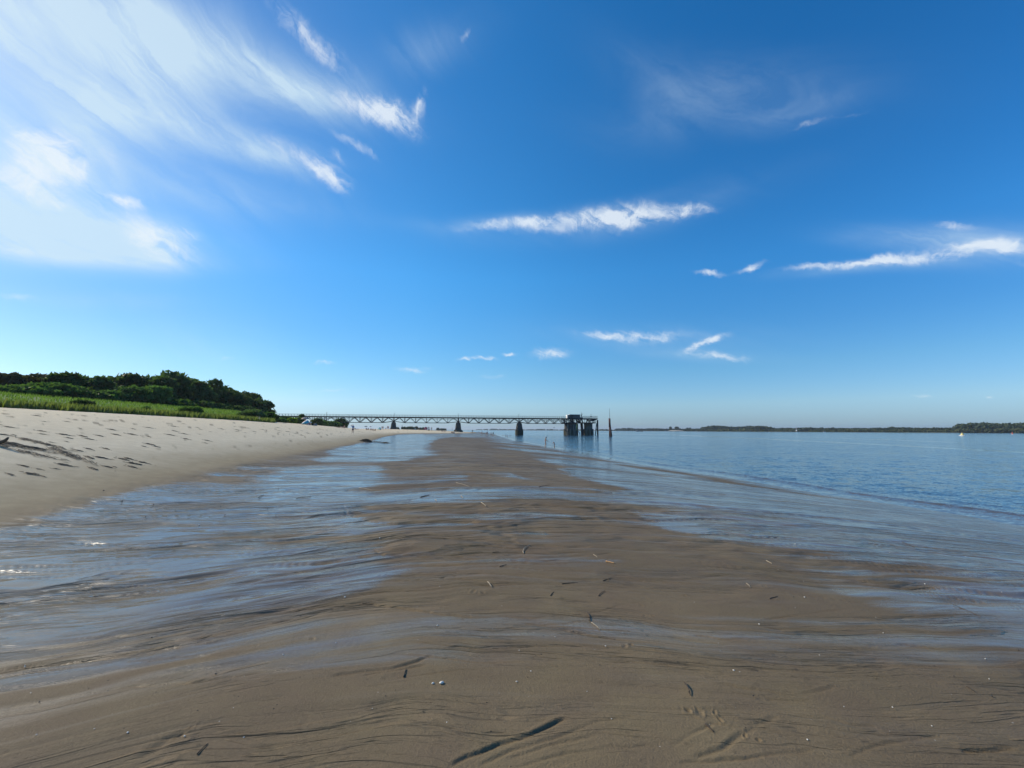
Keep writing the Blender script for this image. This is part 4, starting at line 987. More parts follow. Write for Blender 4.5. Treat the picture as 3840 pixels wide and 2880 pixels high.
# ================================================================ people
def skin_fn(w, p, out):
    p.inputs['Base Color'].default_value = (.46, .27, .185, 1); p.inputs['Roughness'].default_value = .55
M_skin = material('skin', skin_fn)
M_hair = material('dark_hair', color=(.03, .02, .015), rough=.6)
M_hairb = material('light_hair', color=(.28, .19, .10), rough=.6)
CC = {'navy': (.02, .03, .09), 'black': (.015, .015, .018), 'white': (.75, .75, .73), 'blue': (.06, .20, .42), 'red': (.45, .03, .03), 'teal': (.05, .30, .34),
      'grey': (.18, .18, .19), 'maroon': (.14, .03, .035), 'olive': (.10, .10, .05), 'pink': (.55, .22, .25), 'beige': (.45, .38, .28), 'green': (.05, .2, .08)}
M_cloth = {k: material('cloth_'+k, color=v, rough=.9, var=.12, vscale=6) for k, v in CC.items()}
def joints(pose):
    J = dict(pel=(0, 0, .94), sp=(0, -.01, 1.10), ch=(0, 0, 1.30), nk=(0, 0, 1.49), hd=(0, .015, 1.62), tp=(0, .0, 1.70))
    for s_, k in ((-1, 'L'), (1, 'R')):
        J.update({'hip'+k: (.09*s_, 0, .90), 'kn'+k: (.10*s_, .02, .50), 'an'+k: (.10*s_, -.01, .09), 'to'+k: (.12*s_, .17, .035),
                  'sh'+k: (.18*s_, 0, 1.42), 'el'+k: (.25*s_, -.02, 1.14), 'wr'+k: (.26*s_, .06, .90)})
    if pose == 'shade': J.update(elR=(.42, .10, 1.52), wrR=(.17, .16, 1.64), elL=(-.26, 0, 1.15), wrL=(-.29, .05, .90), knL=(-.13, .02, .5), anL=(-.15, 0, .09), toL=(-.19, .15, .035), anR=(.13, 0, .09), toR=(.19, .15, .035))
    if pose == 'walk': J.update(knL=(-.1, .2, .52), anL=(-.1, .18, .10), toL=(-.1, .36, .07), knR=(.1, -.05, .50), anR=(.1, -.30, .16), toR=(.11, -.16, .05), elL=(-.24, -.15, 1.16), wrL=(-.24, -.10, .92), elR=(.24, .10, 1.16), wrR=(.22, .30, 1.0))
    if pose == 'wade': J.update(nk=(0, .10, 1.46), hd=(0, .17, 1.58), tp=(0, .18, 1.67), ch=(0, .05, 1.28), knL=(-.1, .12, .52), anL=(-.1, .05, .10), toL=(-.1, .22, .05), anR=(.1, -.14, .09), toR=(.1, .03, .035),
                                shL=(-.18, .07, 1.40), shR=(.18, .07, 1.40), elL=(-.22, .12, 1.12), wrL=(-.14, .30, .98), elR=(.22, .16, 1.13), wrR=(.16, .42, .96))
    if pose == 'bend': J.update(sp=(0, .10, 1.02), ch=(0, .25, 1.16), nk=(0, .38, 1.26), hd=(0, .48, 1.34), tp=(0, .50, 1.42), shL=(-.17, .32, 1.22), shR=(.17, .32, 1.22),
                                elL=(-.2, .42, .98), wrL=(-.16, .56, .82), elR=(.2, .42, .98), wrR=(.16, .55, .80), knL=(-.1, .16, .52), knR=(.1, .16, .52))
    if pose in ('sit', 'sitback'):
        J = dict(pel=(0, 0, .13), sp=(0, -.06, .28), ch=(0, -.08, .47), nk=(0, -.03, .66), hd=(0, .02, .79), tp=(0, .01, .87))
        if pose == 'sitback': J.update(sp=(0, -.10, .26), ch=(0, -.22, .42), nk=(0, -.28, .59), hd=(0, -.26, .73), tp=(0, -.27, .81))
        for s_, k in ((-1, 'L'), (1, 'R')):
            J.update({'hip'+k: (.09*s_, .03, .13), 'kn'+k: (.14*s_, .40, .44), 'an'+k: (.12*s_, .66, .08), 'to'+k: (.13*s_, .83, .05), 'sh'+k: (.18*s_, J['nk'][1]-.03, J['nk'][2]-.07),
                      'el'+k: (.25*s_, .08, .40), 'wr'+k: (.18*s_, .32, .44)})
            if pose == 'sitback': J.update({'el'+k: (.27*s_, -.38, .30), 'wr'+k: (.26*s_, -.42, .06), 'kn'+k: (.12*s_, .45, .22), 'an'+k: (.12*s_, .85, .07), 'to'+k: (.13*s_, .92, .19)})
    if pose == 'lie':
        J = dict(pel=(0, 0, .13), sp=(0, -.15, .13), ch=(0, -.36, .14), nk=(0, -.56, .14), hd=(0, -.70, .15), tp=(0, -.79, .15))
        for s_, k in ((-1, 'L'), (1, 'R')):
            J.update({'hip'+k: (.09*s_, .04, .12), 'kn'+k: (.13*s_, .44, .16 if k == 'L' else .36), 'an'+k: (.12*s_, .86 if k == 'L' else .66, .07), 'to'+k: (.13*s_, .95 if k == 'L' else .82, .15 if k == 'L' else .06),
                      'sh'+k: (.18*s_, -.50, .12), 'el'+k: (.32*s_, -.30, .09), 'wr'+k: (.30*s_, -.05, .08)})
    return J
RAD = dict(pel=(.145, .11), sp=(.125, .095), ch=(.155, .11), nk=.052, hd=(.078, .095), tp=.06, hip=.088, kn=.055, an=.036, to=.03, sh=.058, el=.042, wr=.027)
def skinned(name, V, E, Rr, root_i=0, lv=1):
    me = bpy.data.meshes.new(name); me.from_pydata(V, E, []); o = bpy.data.objects.new(name, me); COL.objects.link(o)
    o.modifiers.new('skin', 'SKIN'); sk = me.skin_vertices[0].data
    for i, r in enumerate(Rr): sk[i].radius = r if isinstance(r, tuple) else (r, r)
    sk[root_i].use_root = True
    sb = o.modifiers.new('sub', 'SUBSURF'); sb.levels = lv; sb.render_levels = lv
    dg = bpy.context.evaluated_depsgraph_get(); m2 = bpy.data.meshes.new_from_object(o.evaluated_get(dg)); m2.name = name
    m2.polygons.foreach_set('use_smooth', [True]*len(m2.polygons))
    bpy.data.objects.remove(o); bpy.data.meshes.remove(me)
    return m2
def body_mesh(pose):
    J = joints(pose); V = []; E = []; Rr = []
    def add(p, r, par=None):
        V.append(tuple(p)); Rr.append(r)
        if par is not None: E.append((par, len(V)-1))
        return len(V)-1
    pel = add(J['pel'], RAD['pel']); sp = add(J['sp'], RAD['sp'], pel); ch = add(J['ch'], RAD['ch'], sp); nk = add(J['nk'], RAD['nk'], ch)
    hd = add(J['hd'], RAD['hd'], nk); add(J['tp'], RAD['tp'], hd)
    up = (Vector(J['tp'])-Vector(J['nk'])).normalized(); fwd = Vector((0, 1, 0)) if abs(up.y) < .8 else Vector((0, 0, 1))
    add(Vector(J['hd'])+fwd*.105-up*.01, .014, hd)
    for s_ in (-1, 1): add(Vector(J['hd'])+Vector((s_*.088, 0, 0)), .016, hd)
    for s_, k in ((-1, 'L'), (1, 'R')):
        h = add(J['hip'+k], RAD['hip'], pel); kn = add(J['kn'+k], RAD['kn'], h)
        calf = Vector(J['kn'+k]).lerp(Vector(J['an'+k]), .3); c = add(calf, .058, kn); an = add(J['an'+k], RAD['an'], c); add(J['to'+k], RAD['to'], an)
        sh = add(J['sh'+k], RAD['sh'], ch); el = add(J['el'+k], RAD['el'], sh); wr = add(J['wr'+k], RAD['wr'], el)
        d = (Vector(J['wr'+k])-Vector(J['el'+k])).normalized(); sd_ = d.cross(Vector((0, 0, 1)) if abs(d.z) < .8 else Vector((0, 1, 0))).normalized()
        nrm = d.cross(sd_); palm = add(Vector(J['wr'+k])+d*.055, (.036, .018), wr)
        for q, (off, ln) in enumerate(((-.030, .062), (-.010, .074), (.010, .070), (.030, .054))):
            b0 = Vector(J['wr'+k])+d*.085+sd_*off; f1 = add(b0, .009, palm); f2 = add(b0+d*ln*.55+nrm*.008, .0085, f1); add(b0+d*ln*.95+nrm*.022, .008, f2)
        t0 = Vector(J['wr'+k])+d*.04+sd_*.042*(-s_); t1 = add(t0, .011, palm); add(t0+d*.045+sd_*.02*(-s_)+nrm*.012, .0095, t1)
    return skinned('person_body', V, E, Rr)
def garment(pose, kind):
    J = joints(pose); V = []; E = []; Rr = []
    def add(p, r, par=None):
        V.append(tuple(p)); Rr.append(r)
        if par is not None: E.append((par, len(V)-1))
        return len(V)-1
    L = lambda a, b, t: Vector(J[a]).lerp(Vector(J[b]), t)
    if kind == 'shorts':
        p = add(L('pel', 'sp', .35), (.150, .118)); q = add(J['pel'], (.160, .128), p)
        for k in 'LR': h = add(J['hip'+k], .103, q); add(L('hip'+k, 'kn'+k, .7), .088, h)
    if kind == 'trousers':
        p = add(L('pel', 'sp', .35), (.150, .118)); q = add(J['pel'], (.158, .126), p)
        for k in 'LR': h = add(J['hip'+k], .103, q); n_ = add(J['kn'+k], .072, h); add(L('kn'+k, 'an'+k, .9), .062, n_)
    if kind == 'briefs':
        p = add(L('pel', 'sp', .12), (.150, .116)); q = add(L('pel', 'sp', -.2), (.152, .120), p)
        for k in 'LR': h = add(J['hip'+k], .094, q); add(L('hip'+k, 'kn'+k, .16), .092, h)
    if kind == 'shirt':
        p = add(L('pel', 'sp', .1), (.158, .125)); q = add(J['sp'], (.142, .112), p); c = add(J['ch'], (.170, .126), q); add(L('ch', 'nk', .75), .075, c)
        for k in 'LR': h = add(J['sh'+k], .074, c); add(L('sh'+k, 'el'+k, .8), .060, h)
    if kind == 'bikini_top':
        c = add(L('sp', 'ch', .75), (.160, .118)); add(L('sp', 'ch', 1.05), (.164, .120), c)
    if kind == 'swimsuit':
        p = add(L('pel', 'sp', -.15), (.152, .120)); q = add(J['sp'], (.132, .102), p); add(J['ch'], (.164, .120), q)
        for k in 'LR': h = add(J['hip'+k], .094, p); add(L('hip'+k, 'kn'+k, .12), .092, h)
    return skinned('clothing', V, E, Rr)
def hair_mesh(pose, long_):
    J = joints(pose); up = (Vector(J['tp'])-Vector(J['nk'])).normalized(); fwd = Vector((0, 1, 0)) if abs(up.y) < .8 else Vector((0, 0, 1))
    c = Vector(J['hd'])+up*.045-fwd*.02
    V = [c+up*.035, c-up*.02-fwd*.035]; Rr = [(.082, .088), (.084, .080)]; E = [(0, 1)]
    if long_: V += [c-up*.12-fwd*.06, c-up*.22-fwd*.07]; Rr += [(.07, .05), (.05, .035)]; E += [(1, 2), (2, 3)]
    return skinned('hair', V, E, Rr)
_mc = {}
def cached(key, fn):
    if key not in _mc: _mc[key] = fn()
    return _mc[key]
def inst(name, me, m_, par):
    o = bpy.data.objects.new(name, me); COL.objects.link(o); o.parent = par
    if not me.materials: me.materials.append(None)
    o.material_slots[0].link = 'OBJECT'; o.material_slots[0].material = m_
    return o
def person(px, dist, pose, clothes, hair, face, label, group=None, sc=1.0, z=None, dz=0.0):
    p = at(px, dist=dist, z=z); p.z += dz
    if z is not None and z > -.7: p.z = max(p.z, float(macro(p.x, p.y))-.06)
    t = thing('person', label, 'person', p, R(face), group); t.scale = (sc, sc, sc)
    inst('body', cached(('b', pose), lambda: body_mesh(pose)), M_skin, t)
    for kind, colr in clothes: inst(kind, cached((kind, pose), lambda: garment(pose, kind)), M_cloth[colr], t)
    inst('hair', cached(('h', pose, hair[1]), lambda: hair_mesh(pose, hair[1])), M_hair if hair[0] == 'd' else M_hairb, t)
    return t
DS, DL, BS = ('d', False), ('d', True), ('b', False)
person(1323, 76, 'shade', [('shirt', 'blue'), ('shorts', 'navy')], DS, 170, 'person in blue top and dark shorts shading their eyes, standing alone on the open sand')
person(2045, 67, 'wade', [('briefs', 'white'), ('bikini_top', 'white')], DL, -95, 'woman in a white bikini wading at the river edge in front of a small child', z=-.12)
person(2080, 69, 'bend', [('briefs', 'white')], DS, 60, 'small child bending over in the shallows, right of the woman in the white bikini', sc=.66, z=-.36)
person(961, 66, 'sit', [('shirt', 'maroon'), ('shorts', 'black')], DS, -60, 'person in maroon sitting before the willow bush, left one of the couple')
person(970, 66.5, 'sit', [('shirt', 'white'), ('shorts', 'grey')], DS, -50, 'person in white sitting before the willow bush, right one of the couple')
person(1162, 88, 'sit', [('shirt', 'white'), ('shorts', 'navy')], DS, 200, 'person in a white shirt sitting right of the turquoise beach shelter', sc=1.1)
person(1273, 104, 'lie', [('briefs', 'red')], DS, -80, 'person lying on the sand beside the last bush of the bank, feet to the right')
person(1291, 105, 'sit', [('swimsuit', 'pink')], DL, 150, 'person sitting upright in pink beside the one lying near the last bush')
person(1335, 118, 'lie', [('shorts', 'black')], DS, 90, 'dark person lying on the sand crest just right of the one shading their eyes')
GB = 'bathers resting on the crest of the beach'
for px, d_, pose, cl, hr, fc, lb in [
    (1374, 150, 'sitback', [('shorts', 'black'), ('shirt', 'grey')], DS, 200, 'person reclining under the dark flat beach umbrella'),
    (1381, 152, 'sit', [('shirt', 'black')], DS, 140, 'dark clad person sitting just left below the small tilted umbrella'),
    (1390, 160, 'sit', [('swimsuit', 'navy')], DL, 170, 'person in navy sitting alone on the crest right of the small tilted umbrella'),
    (1395, 160, 'sit', [('shirt', 'grey')], DS, 210, 'person in grey, left one of the trio between the tilted umbrella and the mint tent'),
    (1400.5, 161, 'sitback', [('swimsuit', 'black')], DL, 190, 'person in black, middle one of the trio left of the mint tent'),
    (1407.5, 162, 'sit', [('shirt', 'olive')], DS, 160, 'person in olive sitting nearest the left side of the mint tent'),
    (1432, 190, 'walk', [('shorts', 'black'), ('shirt', 'black')], DS, 120, 'person in black standing just right of the mint tent'),
    (1436, 190, 'walk', [('shorts', 'maroon'), ('shirt', 'maroon')], DS, 200, 'person in maroon standing right of the one in black by the mint tent'),
    (1447, 196, 'sit', [('shirt', 'beige')], BS, 180, 'person in beige sitting between the mint tent and the pedestal on the beach crest'),
    (1453, 198, 'stand', [('shorts', 'navy'), ('shirt', 'maroon')], DS, 150, 'person standing left of the second pedestal in a maroon shirt'),
    (1457, 198, 'stand', [('swimsuit', 'black')], DL, 200, 'person in a black swimsuit standing closest to the left of the second pedestal'),
    (1464, 199, 'sit', [('shirt', 'grey')], DS, 180, 'person in grey sitting at the left foot of the second pedestal')]:
    person(px, d_, pose, cl, hr, fc, lb, GB)
GS = 'bathers on the sand spit by the big pedestal'
for px, d_, pose, cl, hr, fc, sc, lb in [
    (1508, 214, 'stand', [('shirt', 'black'), ('trousers', 'black')], DS, 180, 1.0, 'dark person standing right of the second pedestal, before the low wood'),
    (1558, 213, 'sit', [('shirt', 'white'), ('trousers', 'white')], BS, 90, 1.25, 'person all in white sitting on the spit under the third truss span'),
    (1563, 214, 'lie', [('shorts', 'black')], DS, 90, 1.0, 'person lying right beside the one all in white'),
    (1571, 222, 'sit', [('shirt', 'navy')], DS, 180, 1.0, 'person in navy sitting between the one in white and the red tent'),
    (1602, 214, 'stand', [('shirt', 'black'), ('shorts', 'black')], DS, 200, .95, 'person in black standing against the right side of the red tent'),
    (1607.5, 212, 'stand', [('shirt', 'navy'), ('shorts', 'grey')], DS, 170, 1.1, 'tallest person beside the red tent, in navy top and grey shorts'),
    (1611.5, 212, 'walk', [('shirt', 'grey'), ('shorts', 'white')], BS, 100, .9, 'person in grey top and white shorts right of the tall one at the red tent'),
    (1618.5, 208, 'stand', [('shirt', 'olive'), ('trousers', 'olive')], DS, 180, 1.05, 'person in olive standing apart to the right of the red tent'),
    (1657.5, 203, 'sit', [('shirt', 'black'), ('shorts', 'black')], DS, 200, 1.0, 'person in black sitting midway between the red tent and the big pedestal'),
    (1667, 204, 'lie', [('shirt', 'black')], DS, 80, .9, 'dark person lying midway between the red tent and the big pedestal'),
    (1695, 200, 'sit', [('shirt', 'black'), ('trousers', 'black')], DS, 180, 1.15, 'person in black, leftmost of the three seated by the big pedestal'),
    (1699.5, 199, 'sit', [('shirt', 'black'), ('shorts', 'maroon')], DS, 190, 1.0, 'person in black and maroon, middle one of the three seated by the big pedestal'),
    (1704, 199, 'sit', [('shirt', 'white'), ('trousers', 'black')], BS, 160, 1.15, 'person in a white top, rightmost of the three seated by the big pedestal'),
    (1710.5, 206, 'stand', [('swimsuit', 'beige')], BS, 180, .75, 'child in beige standing before the left foot of the big flared pedestal'),
    (1722, 198, 'stand', [('shirt', 'white'), ('shorts', 'grey')], BS, 90, .72, 'child in a white shirt standing in front of the big flared pedestal'),
    (1772.5, 222, 'stand', [('shirt', 'navy'), ('trousers', 'black')], DS, 180, 1.0, 'person in dark clothes standing at the tip of the spit against the water'),
    (1769, 196, 'bend', [('swimsuit', 'black')], DS, 180, .55, 'toddler in black just below the dark clad person at the tip of the spit')]:
    person(px, d_, pose, cl, hr, fc, lb, GS, sc)
GW = 'bathers paddling in the shallows beyond the sand bar'
for px, d_, pose, cl, hr, fc, sc, z, lb in [
    (1798, 205, 'bend', [('briefs', 'red')], DS, 90, .7, .1, 'bending child, leftmost of the paddlers'),
    (1805, 192, 'stand', [('briefs', 'black')], DS, 200, .85, 0, 'paddler in black trunks, second from the left of the paddlers'),
    (1809, 190, 'wade', [('swimsuit', 'white')], BS, 90, .95, -.1, 'paddler in a white swimsuit right behind the one in black trunks'),
    (1813, 194, 'bend', [('briefs', 'navy')], DS, 250, .7, -.1, 'small bending paddler right of the one in the white swimsuit'),
    (1822, 185, 'wade', [('briefs', 'black')], DS, 110, .8, -.15, 'small dark haired paddler, left one of the middle pair'),
    (1825, 183, 'stand', [('briefs', 'maroon')], DS, 200, .95, -.2, 'paddler in maroon trunks, right one of the middle pair'),
    (1828.5, 192, 'stand', [('swimsuit', 'pink')], BS, 180, 1.0, -.1, 'paddler in pink standing right of the middle pair'),
    (1842.5, 174, 'wade', [('shorts', 'black'), ('shirt', 'maroon')], DS, 90, 1.05, -.15, 'tall paddler in a maroon shirt, left one of the close pair with a reflection'),
    (1848, 173, 'wade', [('swimsuit', 'white')], DL, 260, 1.0, -.15, 'paddler in a white swimsuit, right one of the close pair with a reflection'),
    (1850, 186, 'stand', [('briefs', 'navy')], DS, 180, 1.0, -.3, 'paddler in navy trunks behind the close pair'),
    (1856, 188, 'bend', [('briefs', 'black')], DS, 270, .7, -.4, 'child stooping right of the close pair'),
    (1886, 200, 'stand', [('briefs', 'black')], DS, 180, 1.0, -1.25, 'swimmer whose head only shows, left of the pale splashing bather'),
    (1898, 182, 'bend', [('briefs', 'navy')], DS, 90, 1.0, -.75, 'bather leaning forward in deeper water between the two swimming heads'),
    (1902, 172, 'wade', [('swimsuit', 'white')], BS, 200, .9, -.75, 'pale bather splashing in deeper water left of the pedestal in the river'),
    (1912.5, 195, 'stand', [('briefs', 'red')], DS, 180, 1.0, -1.28, 'swimmer whose head only shows, right of the pale splashing bather')]:
    person(px, d_, pose, cl, hr, fc, lb, GW, sc, z)

# ================================================================ beach things
def umbrella(px, dist, w_, h, mat, label, tilt=(0, 0), z=None):
    t = thing('beach_umbrella', label, 'umbrella', at(px, dist=dist, z=z))
    MB().tube([(0, 0, -.3), (tilt[0]*.5, tilt[1]*.5, h*.55), (tilt[0], tilt[1], h)], .02, 6).build('pole', M_white, t)
    V = [(tilt[0], tilt[1], h)]; n = 8
    for r, dz in ((.55, -.07), (1.0, -.24)):
        for k in range(16):
            a = 2*math.pi*k/16; rr_ = w_/2*r*(1 if k % 2 == 0 else .96); V.append((tilt[0]+rr_*math.cos(a), tilt[1]+rr_*math.sin(a), h+dz*w_+tilt[0]*-.4*math.cos(a)*r*w_/2*1.2))
    Fc = [(0, 1+k, 1+(k+1) % 16) for k in range(16)]+[(1+k, 17+k, 17+(k+1) % 16, 1+(k+1) % 16) for k in range(16)]
    b = MB(); b.add(V, Fc); o = b.build('canopy', mat, t, False); sm = o.modifiers.new('thick', 'SOLIDIFY'); sm.thickness = .02
    MB().tube([(tilt[0], tilt[1], h), (tilt[0]*1.05, tilt[1], h+.08)], .03, 6).build('finial', M_white, t)
    return t
def stripe(cols, scale, name):
    def fn(w, p, out):
        P = w.n('ShaderNodeTexCoord').outputs['Object']; x, y, z = w.sep(P)
        a = w.m('FRACT', w.m('MULTIPLY', w.m('ARCTAN2', y, x) if scale == 0 else w.m('ADD', x, z), 8/6.2832 if scale == 0 else scale))
        r = w.n('ShaderNodeValToRGB'); w.lk(a, r.inputs[0]); e = r.color_ramp.elements; r.color_ramp.interpolation = 'CONSTANT'
        e[0].position = 0; e[0].color = (*cols[0], 1); e[1].position = 1/len(cols); e[1].color = (*cols[1], 1)
        for i, c in enumerate(cols[2:]): q = e.new((i+2)/len(cols)); q.color = (*c, 1)
        w.lk(r.outputs[0], p.inputs['Base Color']); p.inputs['Roughness'].default_value = .8
    return material(name, fn)
umbrella(1141, 89, 1.75, 1.62, stripe([(.42, .33, .27), (.30, .24, .22)], 0, 'umbrella_beige'), 'beige and brown beach umbrella above the turquoise beach shelter')
umbrella(1371.5, 151, 1.35, 1.45, stripe([(.02, .06, .07), (.03, .09, .10)], 0, 'umbrella_dark'), 'dark flat beach umbrella on the crest, left of the small tilted one')
umbrella(1386.5, 153, .9, 1.55, stripe([(.05, .05, .07), (.45, .3, .3)], 0, 'umbrella_tilted'), 'small tilted dark and pink umbrella on the beach crest', (.25, 0))
def shelter(px, dist, w_, h, dep, mat, label, name='beach_shelter', cat='beach shelter'):
    t = thing(name, label, cat, at(px, dist=dist)); b = MB(); V = []; Fc = []; n, m_ = 10, 6
    for i in range(n+1):
        a = math.pi*i/n
        for j in range(m_+1):
            q = j/m_; r = math.sin(math.pi*(.25+.5*q))**.5
            V.append((-math.cos(a)*w_/2*(.8+.2*math.sin(math.pi*q)), (q-.5)*dep, math.sin(a)*h*(1-.75*q**2)-.03))
    for i in range(n):
        for j in range(m_): k = i*(m_+1)+j; Fc.append((k, k+1, k+m_+2, k+m_+1))
    t.rotation_euler.z = math.pi
    o = b.add(V, Fc).build('canopy', mat, t, True); s_ = o.modifiers.new('thick', 'SOLIDIFY'); s_.thickness = .015
    MB().box((0, 0, .02), (w_*.95, dep*.95, .03)).build('groundsheet', M_cloth['grey'], t)
    pts = [(-math.cos(math.pi*i/10)*w_/2*.82, -dep/2-.01, math.sin(math.pi*i/10)*h) for i in range(11)]
    MB().tube(pts, .018, 5).build('hoop', M_cloth['black'], t)
    return t
shelter(1143.5, 86.5, 1.5, 1.0, 1.2, stripe([(.05, .36, .42), (.06, .40, .46), (.70, .72, .70), (.60, .20, .16), (.08, .42, .40)], .62, 'shelter_cloth'), 'turquoise, white and red pop up beach shelter under the beige umbrella')
shelter(1422, 188, 1.6, 1.15, 1.3, stripe([(.45, .68, .58), (.12, .38, .32)], .5, 'mint_cloth'), 'mint green beach tent on the crest of the beach', 'beach_tent', 'tent')
shelter(1595, 212, 2.0, 1.75, 1.6, stripe([(.55, .04, .04), (.75, .10, .12), (.55, .25, .25)], 1.1, 'red_cloth'), 'red beach tent on the spit between the two pedestals', 'beach_tent', 'tent')
def bag(px, dist, w_, h, mat, label):
    t = thing('bag', label, 'bag', at(px, dist=dist)); rs = random.Random(px)
    MB().lathe([(.4, 0), (.5, .15), (.46, .6), (.25, .92), (.05, 1.0)], 12, (0, 0, -.02), w_, w_*.6, .05).build('bag_body', mat, t, True).scale = (1, 1, h)
    MB().tube([(-w_*.2, 0, h*.85), (-w_*.1, 0, h*1.15), (w_*.1, 0, h*1.15), (w_*.2, 0, h*.85)], .02, 5).build('handle', M_cloth['black'], t)
bag(1181, 88, .9, .5, M_cloth['grey'], 'grey beach bag lying right of the person in the white shirt')
bag(1172, 88.6, .6, .42, M_cloth['black'], 'black bag between the person in the white shirt and the grey beach bag')
bag(976.5, 66.3, .9, .3, M_cloth['black'], 'dark bag on the sand right of the seated couple')
bag(1608, 207, 1.0, .55, M_cloth['black'], 'black bag on the sand in front of the red tent')
# signs on the nearest pedestals
def first_child(root_, nm): return [o for o in root_.children if o.name.startswith(nm)]
pd = sorted(first_child(root, 'pedestal'), key=lambda o: o.location.x)
nv = (-side)
pz = pd[1]; s_ = MB().box((0, 0, 0), (1.15, .08, 1.0), ang).build('sign', M_white, pz); s_.location = Vector((nv.x*2.5, nv.y*2.5, 5.2))
s_ = MB().lathe([(.0, -.04), (.42, -.04), (.42, .04), (0, .04)], 16).build('lamp', M_white, pz, True); s_.location = Vector((axis.x*1.9+nv.x*1.6, axis.y*1.9+nv.y*1.6, 6.7)); s_.rotation_euler = (R(90), 0, ang)  # round white sign disc on the pedestal, gives no light
t = thing('post', 'thin wooden post standing left of the big flared pedestal', 'post', at(1695.5, dist=222)); MB().tube([(0, 0, -.5), (0, 0, 1.9)], [.06, .05], 6).build('shaft', M_wood, t); MB().box((0, 0, 1.95), (.16, .16, .08)).build('cap', M_wood, t)
t = thing('marker_post', 'low marker post with a dark ball top right of the second pedestal', 'post', at(1507.5, dist=240)); MB().tube([(0, 0, -.5), (0, 0, 1.9)], .07, 6).build('shaft', M_wood, t); MB().lathe([(0, -.25), (.2, -.12), (.24, 0), (.2, .12), (0, .25)], 10, (0, 0, 2.1)).build('ball', M_steel, t, True)
# floating things
def zwater(px, py): # point on the river surface
    D = raydir(px, py); t = -H/D[2]; return Vector((D[0]*t, D[1]*t, 0))
def buoy(px, py, w_, h, mh, mt, label, kind):
    p = zwater(px, py); t = thing('buoy', label, 'buoy', p)
    MB().lathe([(.35, -.3), (.5, -.12), (.5, -.02)], 20).build('waterline_band', M_cloth['black'], t, True).scale = (w_, w_, w_*.5)
    MB().lathe([(.5, 0), (.53, .12), (.42, .24), (.2, .26)], 20).build('hull', mh, t, True).scale = (w_, w_, w_*.5)
    b = MB()
    for k in range(4):
        a = k*math.pi/2+.4; b.beam((.26*w_*math.cos(a), .26*w_*math.sin(a), .1*w_), (.07*w_*math.cos(a), .07*w_*math.sin(a), h*.8), .07*w_)
    b.lathe([(.30*w_, 0), (.24*w_, h*.32), (.10*w_, h*.62), (.08*w_, h*.7)], 10, (0, 0, .1*w_))
    b.build('tower', mt, t)
    MB().lathe([(0, 0), (.07*w_, .05*h), (.07*w_, .14*h), (0, .2*h)], 8, (0, 0, h*.8)).build('lantern', mt, t, True)
buoy(3609, 1634, 3.1, 1.9, M_white, M_yellow, 'yellow buoy with a broad white hull near the right edge of the river', 0)
buoy(3797, 1628.5, 1.9, 2.6, M_white, material('red_paint', color=(.5, .08, .05), rough=.5), 'small red and white buoy close under the high wood at the right edge', 0)
buoy(2618, 1621.5, 1.9, 1.6, M_white, M_steel, 'tiny dark topped buoy in front of the tall block of far woodland', 0)
p = zwater(2398, 1618.6); t = thing('barge', 'low dark barge with a white bow and small wheelhouse crossing before the far shore', 'barge', p, R(8)); s_ = p.y/F
b = MB(); Lh = 28*s_; V = []; Fc = []
prof = [(-.5, .05, .9), (-.46, .5, 1.0), (-.3, .9, .62), (.3, .9, .58), (.44, .6, .8), (.5, .08, 1.0)]
for x, w_, h in prof:
    for y, z in ((-1, h), (-.8, -.5), (.8, -.5), (1, h)): V.append((x*Lh, y*w_*1.6, z*1.3))
for i in range(5):
    for j in range(3): Fc.append((i*4+j, i*4+j+1, i*4+j+5, i*4+j+4))
    Fc.append((i*4+3, i*4, i*4+4, i*4+7))
Fc += [(0, 1, 2, 3), (23, 22, 21, 20)]
b.add(V, Fc).build('hull', M_steel, t); MB().box((-.44*Lh, 0, 1.15), (Lh*.07, 1.8, .9)).build('bow', M_white, t)
w1 = MB().box((-.26*Lh, 0, 1.9), (Lh*.16, 2.2, 1.8)).build('wheelhouse', M_rail, t); MB().box((-.26*Lh, 0, 2.9), (Lh*.19, 2.6, .2)).build('roof', M_white, w1)
MB().box((.38*Lh, 0, 1.1), (Lh*.13, 2.4, .7)).build('hatch', M_paletimber2, t)
p = sh_at(3091); t = thing('boat', 'small white boat lying against the far shore below the long green belt', 'boat', p*.99, 0); s_ = p.y/F
b = MB(); V = []
for x, w_ in ((-4, .5), (-3, .9), (2, .9), (4, .1)): V += [(x*s_*1.1, -w_*1.3, 1.1), (x*s_*.95, -.7*w_, -.2), (x*s_*.95, .7*w_, -.2), (x*s_*1.1, w_*1.3, 1.1)]
b.add(V, [(i*4+j, i*4+j+1, i*4+j+5, i*4+j+4) for i in range(3) for j in range(3)]+[(3, 0, 4, 7), (7, 4, 8, 11), (11, 8, 12, 15), (0, 1, 2, 3), (15, 14, 13, 12)]).build('hull', M_white, t); MB().box((-.5*s_, 0, 1.5), (2.2*s_, 1.6, .8)).build('cabin', M_rail, t)
p = sh_at(2987); p = p+p.normalized()*4; t = thing('lighthouse', 'white light tower with a brown band and red top among the far trees', 'lighthouse', p); s_ = p.y/F
lb_ = MB().lathe([(2.6*s_, 0), (2.0*s_, 5*s_)], 16, (0, 0, 2.5*s_)).build('lower_tower', M_white, t, True)
MB().lathe([(2.05*s_, 0), (2.0*s_, 1.4*s_)], 16, (0, 0, 7.5*s_)).build('band', M_rust, t, True)
MB().lathe([(1.95*s_, 0), (1.7*s_, 4.5*s_), (2.4*s_, 4.5*s_), (2.4*s_, 4.8*s_)], 16, (0, 0, 8.9*s_)).build('upper_tower', M_white, t, True)
